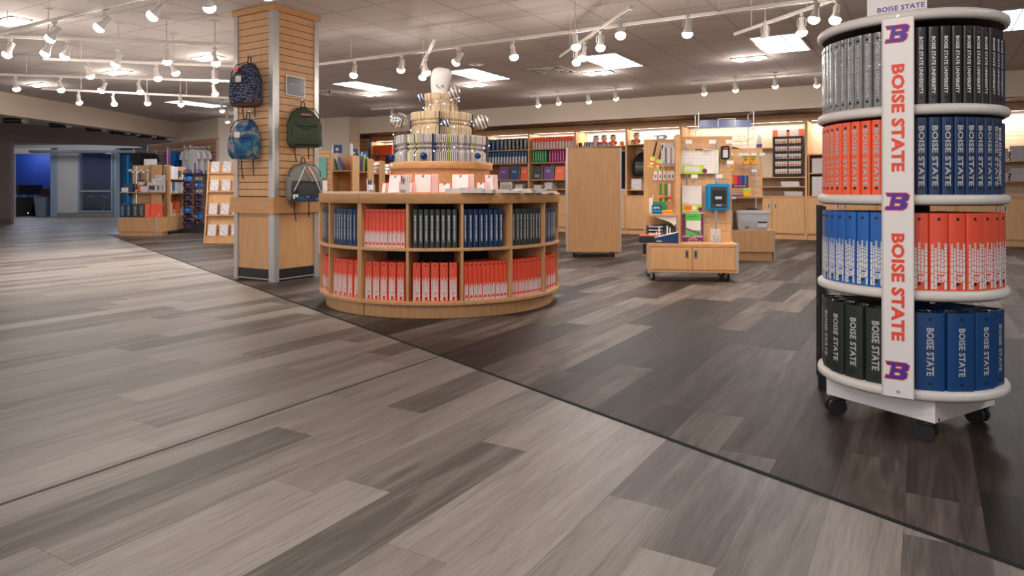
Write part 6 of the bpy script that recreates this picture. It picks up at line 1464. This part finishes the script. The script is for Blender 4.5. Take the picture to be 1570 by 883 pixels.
def rail(px, z, L_, label, items, pyz=None):
    x, _ = inS(px, .03); t = thing('garment_rail', label, 'rail', FS.p(x, -.05, z), aS, 'garment rails on the brown slatwall')
    q = MB(); q.tube([(0, 0, 0), (0, -L_, 0), (0, -L_-.0, .03)], .012, 8, 'wmetal'); q.box(-.03, -.006, -.06, .03, 0, .05, 'wmetal'); q.obj('arm', t)
    q = MB(); q.box(-.028, -L_-.03, -.03, .028, -L_-.005, .05, 'wmetal', .004); q.obj('end_cap', t)
    for i, (m_, lab) in enumerate(items):
        SH[m_].put(FS.p(x, -.20-(L_-.18)*i/max(1, len(items)-1)+.02, z-.028), aS+R(14)+rnd.uniform(-.05, .05), lab, 'clothing', 'shirts on the garment rails')
rail(241, 2.17, .62, 'garment rail with dark grey shirts at the left of the brown slatwall', [('dgrey', '%s dark grey shirt from the wall on the left rail' % ORD[i]) for i in range(6)])
rail(293, 2.12, .60, 'garment rail with blue shirts in the middle of the brown slatwall', [('bluef' if i > 1 else 'navyf', '%s %s shirt from the wall on the middle rail' % (ORD[i], 'blue' if i > 1 else 'navy')) for i in range(5)])
rail(313, 2.14, .50, 'garment rail with white shirts right of the blue ones', [('whitef', '%s white shirt from the wall on the right rail' % ORD[i]) for i in range(5)])
rail(322, 2.14, .50, 'rightmost garment rail with white shirts', [('whitef', '%s white shirt from the wall on the rightmost rail' % ORD[i]) for i in range(3)])
# boarded sign with red goods
p = pt(240, 294, 16.6); t = thing('folded_shirt_sign', 'white sign board over red goods behind the left display', 'sign', (p.x, p.y, 1.35), R(YAW))
q = MB(); q.box(-.30, 0, .22, .0, .02, .38, 'tag'); q.obj('sign_board', t); q = MB(); q.box(-.30, .02, 0, .14, .2, .22, 'charcoal'); q.box(-.26, .0, .10, .0, .02, .16, 'red'); q.box(.16, 0, .0, .26, .1, .22, 'brown'); q.obj('goods', t); q = MB(); q.box(-.30, .05, -1.35, .26, .2, 0, 'charcoal'); q.obj('stand', t)
p = pt(259.5, 294, 15.4); t = thing('rolled_poster', 'upright white, red and blue rolled poster on the left display', 'poster', (p.x, p.y, 1.535), 0); q = MB(); q.cyl((-.04, 0, 0), (-.04, 0, .33), .022, m='white', n=12); q.cyl((.01, 0, 0), (.01, 0, .37), .022, m='royal', n=12); q.cyl((-.014, -.03, 0), (-.014, -.03, .30), .02, m='red', n=12); q.obj('rolls', t)
# left display (pinwheel)
p = pt(181, 294, 14.9); FL = Fr((p.x, p.y, 0), R(YAW)+R(5))
t = thing('supply_display', 'maple slatwall display with binders at its foot, far left of the shop', 'display fixture', FL.o, FL.a)
q = MB(); q.box(.03, .02, 0, .88, .36, .09, 'maple'); q.obj('plinth', t)
q = MB(); q.box(0, 0, .09, .80, .38, .40, 'maple', .002); q.prism([(.8, 0), (.93, .14), (.93, .38), (.8, .38)], .09, .40, 'maple'); q.obj('base', t)
q = MB(); q.box(.78, -.004, .03, .80, .0, .40, 'metal'); q.obj('corner_trim', t)
q = MB(); q.box(.15, .36, .40, .90, .39, 1.53, 'maple'); slats(q, .15, .90, .44, 1.50, .348, .08, 'slat', 'metal', .012, .007); q.obj('slat_panel', t)
q = MB(); q.box(.90, .30, .40, .95, .36, 1.54, 'maple'); q.obj('end_post', t)
for x in (.22, .85): q = MB(); q.box(x, .34, .42, x+.02, .348, 1.5, 'chrome'); q.obj('slotted_standard', t)
q = MB(); q.box(.0, .05, .925, .86, .348, .945, 'mapleh'); q.obj('shelf', t)
q = MB()
for x in (.14, .80): q.prism([(.34, .925), (.34, .80), (.12, .925)], 0, .004, 'charcoal', T=Matrix(((0, 0, 1, x), (1, 0, 0, 0), (0, 1, 0, 0), (0, 0, 0, 1))))
q.obj('shelf_bracket', t)
for i, (x, m_, w_, l) in enumerate(((.075, 'navy', .115, 'left wide navy binder at the foot of the far left display'), (.20, 'navy', .115, 'right wide navy binder at the foot of the far left display'), (.335, 'blackv', .12, 'left wide black binder at the foot of the far left display'), (.465, 'blackv', .12, 'right wide black binder at the foot of the far left display'), (.585, 'orange', .11, 'wide orange-red binder at the foot of the far left display'))):
    tt = thing('ring_binder', l, 'binder', FL.p(x, .03, .401), FL.a, 'wide binders on the far left display')
    q = MB(); q.box(-w_/2, 0, 0, w_/2, .26, .29, m_, .006); q.obj('cover', tt); q = MB(); put_text(q, 'BOISE STATE', 0, -.001, .14, .18, .03, 'silver', down=True); q.obj('spine_lettering', tt)
tt = thing('ring_binder', 'orange-red binder shown face on at the foot of the far left display', 'binder', FL.p(.74, .06, .401), FL.a); q = MB(); q.box(-.10, 0, 0, .13, .06, .30, 'orange', .004); q.obj('cover', tt); q = MB(); put_b(q, .08, -.001, .06, .03, 'lett'); q.obj('emblem', tt)
cbox('supply_box', 'dark blue cap box on the shelf of the far left display', 'box', .16, .18, .946, .16, .1, .18, 'navy', FL)
cbox('acrylic_bin', 'clear bin with price card at left on the far left display shelf', 'bin', .10, .09, .946, .12, .06, .09, 'translucent', FL); cbox('acrylic_bin', 'clear bin in the middle of the far left display shelf', 'bin', .50, .09, .946, .13, .06, .12, 'translucent', FL)
PL.put(FL.p(.40, .16, .946), FL.a, 'small plush in a blue cap on the far left display shelf', 'plush toy')
for i, x in enumerate((.66, .74, .80)):
    tt = thing('silver_pouch', '%s silver patterned pouch from the left on the far left display shelf' % ORD[i], 'pouch', FL.p(x, .10+.03*i, .946), FL.a, 'silver pouches on the far left display')
    q = MB(); q.box(-.11, 0, 0, .10, .03, .20+.08*i, 'speck', .008); q.obj('body', tt); q = MB(); q.box(-.07, -.001, .04, .05, 0, .14, 'charcoal'); q.obj('print', tt)
for x, l in ((.05, 'far left'), (.16, 'second'), (.28, 'third'), (.42, 'fourth'), (.55, 'fifth')): hooktag(FL, x+.1, .345, 1.385, 'chrome hook with price card on the far left display, %s' % l, .12)
for x, m_, l in ((.33, 'charcoal', 'dark strip hanging on the far left display'), (.56, 'dgreen', 'green strip pack hanging on the far left display'), (.50, 'tag', 'white strip pack hanging on the far left display')): cbox('hanging_pack', l, 'pack', x, .28, 1.14, .05, .015, .22, m_, FL)
# shelving wing
a_, b_ = pt(247.5, 294, 15.15), pt(284, 294, 16.45); dv = Vector((b_.x-a_.x, b_.y-a_.y)); aw = math.atan2(dv.y, dv.x); FWg = Fr((a_.x, a_.y, 0), aw); Lw = dv.length
t = thing('shelf_bay', 'maple shelf wing with white magazine files right of the far left display', 'shelf unit', FWg.o, aw)
q = MB(); q.box(0, 0, .08, Lw, .24, .40, 'maple'); q.obj('base', t); q = MB(); q.box(0, .0, .40, .02, .24, 1.54, 'maple'); q.box(Lw-.02, 0, .40, Lw, .24, 1.54, 'maple'); q.box(0, .22, .40, Lw, .24, 1.54, 'maple'); q.obj('sides', t)
q = MB(); q.box(.02, 0, .90, Lw-.02, .22, .92, 'mapleh'); q.box(.02, 0, 1.22, Lw-.02, .22, 1.24, 'mapleh'); q.obj('shelf', t); caster(t, Lw-.1, .1, .08)
def on_wing(x, z, w, h, m_, label, n='magazine_file', cat='file', g=None):
    tt = thing(n, label, cat, FWg.p(x, .03, z+.001), aw, g); q = MB(); q.box(-w/2, 0, 0, w/2, .18, h, m_, .003); q.obj('body', tt); q = MB(); q.box(-w*.3, -.001, .01, w*.3, 0, .05, 'tag'); q.obj('price_label', tt)
for i in range(9): on_wing(.14+i*.145, .92, .12, .26, ('greyp', 'stripes', 'greyp', 'stripes', 'royal', 'greyp', 'stripes', 'greyp', 'greyp')[i], '%s grey file from the left on the middle shelf of the wing' % ORD[i], g='files on the wing')
for i, m_ in enumerate(('charcoal', 'paper', 'stripes', 'paper', 'stripes', 'charcoal', 'tag')): on_wing(.12+i*.19, 1.24, .17, (.30, .30, .29, .29, .28, .2, .10)[i], m_, '%s item from the left on the top shelf of the wing' % ORD[i], n='magazine_file')
for i, m_ in enumerate(('charcoal', 'mapleh', 'speck', 'mapleh', 'orange', 'folded')): on_wing(.14+i*.21, .40, .17, (.22, .16, .30, .14, .32, .14)[i], m_, '%s item from the left on the bottom shelf of the wing' % ORD[i], n='supply_box', cat='box')
# cap rack
p = pt(299, 294, 16.2); FC = Fr((p.x, p.y, 0), R(YAW)+.1)
t = thing('cap_rack', 'black rack of dark blue caps between the wing and the bookshelf', 'rack', FC.o, FC.a)
q = MB()
for x in (-.24, 0, .24): q.box(x-.012, -.01, 0, x+.012, .02, 1.62 if x == 0 else 1.45, 'black')
q.box(-.26, -.25, 0, .26, .25, .10, 'black'); q.obj('frame', t)
q = MB()
for k in range(9):
    for x in (-.12, .12): q.tube([(x, 0, .26+k*.145), (x, -.12, .24+k*.145)], .006, 5, 'chrome')
q.obj('prongs', t)
def cap_make(m_):
    def f():
        t = bpy.data.objects.new('baseball_cap', None); S.collection.objects.link(t)
        q = MB(); q.lathe([(.098, 0), (.098, .03), (.085, .075), (.055, .105), (.02, .118), (0, .119)], 20, m_); q.obj('crown', t, smooth=70)
        q = MB(); pts_ = [(.095*math.cos(R(-150+120*i/10)), .095*math.sin(R(-150+120*i/10))) for i in range(11)]; out = [(x*1.02, y*1.65-.01) for x, y in pts_]; q.prism(pts_+out[::-1], -.004, .003, m_); q.obj('brim', t)
        q = MB(); q.cyl((0, -.088, .045), (0, -.100, .048), .02, n=10, m='red' if m_ == 'navyf' else 'whitef'); q.obj('emblem', t)
        return t
    return Proto(f)
CP = [cap_make('navyf'), cap_make('bluef'), cap_make('grey')]
for k in range(9):
    for j, x in enumerate((-.12, .12)):
        CP[2 if (k, j) in ((7, 1), (5, 1)) else 1 if (k+j) % 5 == 2 else 0].put(FC.p(x, -.13, .20+k*.145), FC.a+rnd.uniform(-.3, .3), 'cap in the %s column of the black rack, %s from the bottom' % (('left', 'right')[j], ORD[k]), 'cap', 'caps on the black rack')
# A-frame bookshelf half behind the column
p = pt(312, 294, 12.8); FA = Fr((p.x, p.y, 0), R(YAW)+R(4))
t = thing('notebook_shelf', 'slanted maple shelf of patterned notebooks left of the column', 'shelf unit', FA.o, FA.a)
tr = .16
def yfront(z): return .02+z*tr
q = MB()
T_ = Matrix(((0, 0, 1, 0), (1, 0, 0, 0), (0, 1, 0, 0), (0, 0, 0, 1)))
for x in (0, .98):
    T2 = T_.copy(); T2[0][3] = x; q.prism([(0, 0), (.56, 0), (.32, 1.52), (.24, 1.52)], 0, .022, 'palewood' if False else 'maple', T=T2)
q.obj('side_panel', t)
q = MB(); q.add([(.02, .10, .12), (.98, .10, .12), (.98, .27, 1.5), (.02, .27, 1.5), (.02, .12, .12), (.98, .12, .12), (.98, .29, 1.5), (.02, .29, 1.5)], [[0, 1, 2, 3], [7, 6, 5, 4], [0, 4, 5, 1], [3, 2, 6, 7], [0, 3, 7, 4], [1, 5, 6, 2]], 'maple'); q.obj('back_panel', t)
q = MB()
zl = [.13, .52, .96, 1.305]
for z in zl: q.box(.022, yfront(z)-.02, z-.02, .98, yfront(z)+.13, z, 'mapleh'); q.box(.022, yfront(z)-.022, z-.02, .98, yfront(z)-.012, z+.012, 'mapleh')
q.box(.022, .02, 0, .98, .04, .12, 'maple'); q.obj('shelf', t)
def nb_make():
    t = bpy.data.objects.new('patterned_notebook', None); S.collection.objects.link(t)
    T = Matrix.Rotation(-.16, 4, 'X')
    q = MB(); q.T = T; q.box(-.075, 0, 0, .075, .018, .215, 'speck', .002); q.obj('cover', t)
    q = MB(); q.T = T; q.box(.075, .001, .003, .085, .016, .212, 'mapleh'); q.box(-.073, .018, .002, .08, .05, .21, 'navyf'); q.obj('page_block', t); return t
NB = Proto(nb_make)
for r_, z in enumerate(zl):
    for c_ in range(4): NB.put(FA.p(.13+c_*.215, yfront(z)-.005, z+.001), FA.a, '%s patterned notebook from the left on the %s shelf left of the column' % (ORD[c_], ('bottom', 'third', 'second', 'top')[r_]), 'notebook', 'patterned notebooks left of the column')
# goods visible at the blue room: desk, monitors, bin, chair
def HP(px, dd, z=0): return HT @ Vector((hx(px)*(HD+dd)/HD, dd, z))
t = thing('computer_desk', 'long dark desk with monitors in the blue room behind the doorway', 'desk', HP(40, 2.0), hang)
q = MB(); q.box(-.95, -.3, .70, .95, .4, .74, 'charcoal'); q.obj('desktop', t); q = MB(); q.box(-1.0, .0, 0, 1.0, .04, .7, 'black'); q.box(-1.0, -.3, 0, -.96, .4, .7, 'black'); q.box(.96, -.3, 0, 1.0, .4, .7, 'black'); q.obj('panel', t)
t = thing('computer_desk', 'dark desk with drawers seen inside the office window', 'desk', HP(146, 1.6), hang)
q = MB(); q.box(-.62, -.3, .68, .62, .4, .74, 'brown'); q.obj('desktop', t); q = MB(); q.box(-.60, -.2, 0, .10, .3, .68, 'black'); q.box(.56, -.3, 0, .6, .4, .68, 'black'); q.obj('drawers', t); q = MB(); q.cyl((-.12, -.205, .48), (-.12, -.22, .48), .02, n=8, m='chrome'); q.cyl((.02, -.205, .48), (.02, -.22, .48), .02, n=8, m='chrome'); q.obj('knobs', t)
def monitor(px, dd, w, h, label, z=.74):
    t = thing('monitor', label, 'monitor', HP(px, dd, z), hang)
    q = MB(); q.box(-w/2, 0, .10, w/2, .04, .10+h, 'black', .006); q.obj('housing', t); q = MB(); q.box(-w/2+.02, -.002, .125, w/2-.02, 0, .09+h, 'screen'); q.obj('screen', t); q = MB(); q.box(-.03, .02, .02, .03, .05, .12, 'metal'); q.box(-.12, -.08, 0, .12, .12, .02, 'metal'); q.obj('stand', t)
monitor(23, 1.9, .32, .38, 'leftmost monitor in the blue room'); monitor(36, 1.9, .34, .38, 'second monitor from the left in the blue room'); monitor(53, 1.9, .60, .38, 'widest monitor in the blue room, right of the others')
monitor(138, 1.5, .60, .42, 'large monitor inside the office window'); monitor(158, 1.5, .28, .38, 'small upright monitor inside the office window')
t = thing('office_chair', 'dark chair with red-brown back right of the widest monitor', 'chair', HP(70, 1.5), hang); q = MB(); q.box(-.22, 0, .72, .22, .06, 1.08, 'brown', .03); q.obj('backrest', t); q = MB(); q.box(-.24, -.4, .44, .24, .05, .5, 'black', .02); q.obj('seat', t); q = MB(); q.cyl((0, -.18, .05), (0, -.18, .44), .03, m='black', n=8); q.box(-.28, -.2, .02, .28, -.16, .06, 'black'); q.box(-.02, -.45, .02, .02, .1, .06, 'black'); q.obj('base', t)
t = thing('waste_bin', 'pale grey tapered waste bin inside the doorway', 'bin', HP(66, .7), hang); q = MB(); q.blob([(0, 0, 0, .20, .16), (.72, 0, 0, .27, .2), (.74, 0, 0, .28, .21)], 24, mat('grey_blue_plastic', (.20, .26, .32), .5), 6); q.obj('tub', t, smooth=40); q = MB(); q.blob([(.741, 0, 0, .285, .215), (.765, 0, 0, .285, .215)], 24, 'charcoal', 6); q.obj('rim', t)
t = thing('computer_tower', 'black computer tower with small lights under the blue room desk', 'computer', HP(50, 1.7), hang); q = MB(); q.box(-.1, -.2, 0, .1, .2, .42, 'black', .005); q.obj('case', t); q = MB(); q.box(-.06, -.202, .10, -.03, -.2, .12, 'dl'); q.box(.02, -.202, .18, .04, -.2, .2, 'tag'); q.obj('lights', t)
t = thing('folding_chair', 'dark folding chair leaning under the office window desk', 'chair', HP(163, 1.0), hang); q = MB(); 
for x in (-.16, .16): q.tube([(x, 0, 0), (x+.1, .1, .78)], .015, 6, 'metal')
q.obj('frame', t); q = MB(); q.box(-.1, .04, .38, .2, .07, .68, 'black', .01); q.obj('seat', t)
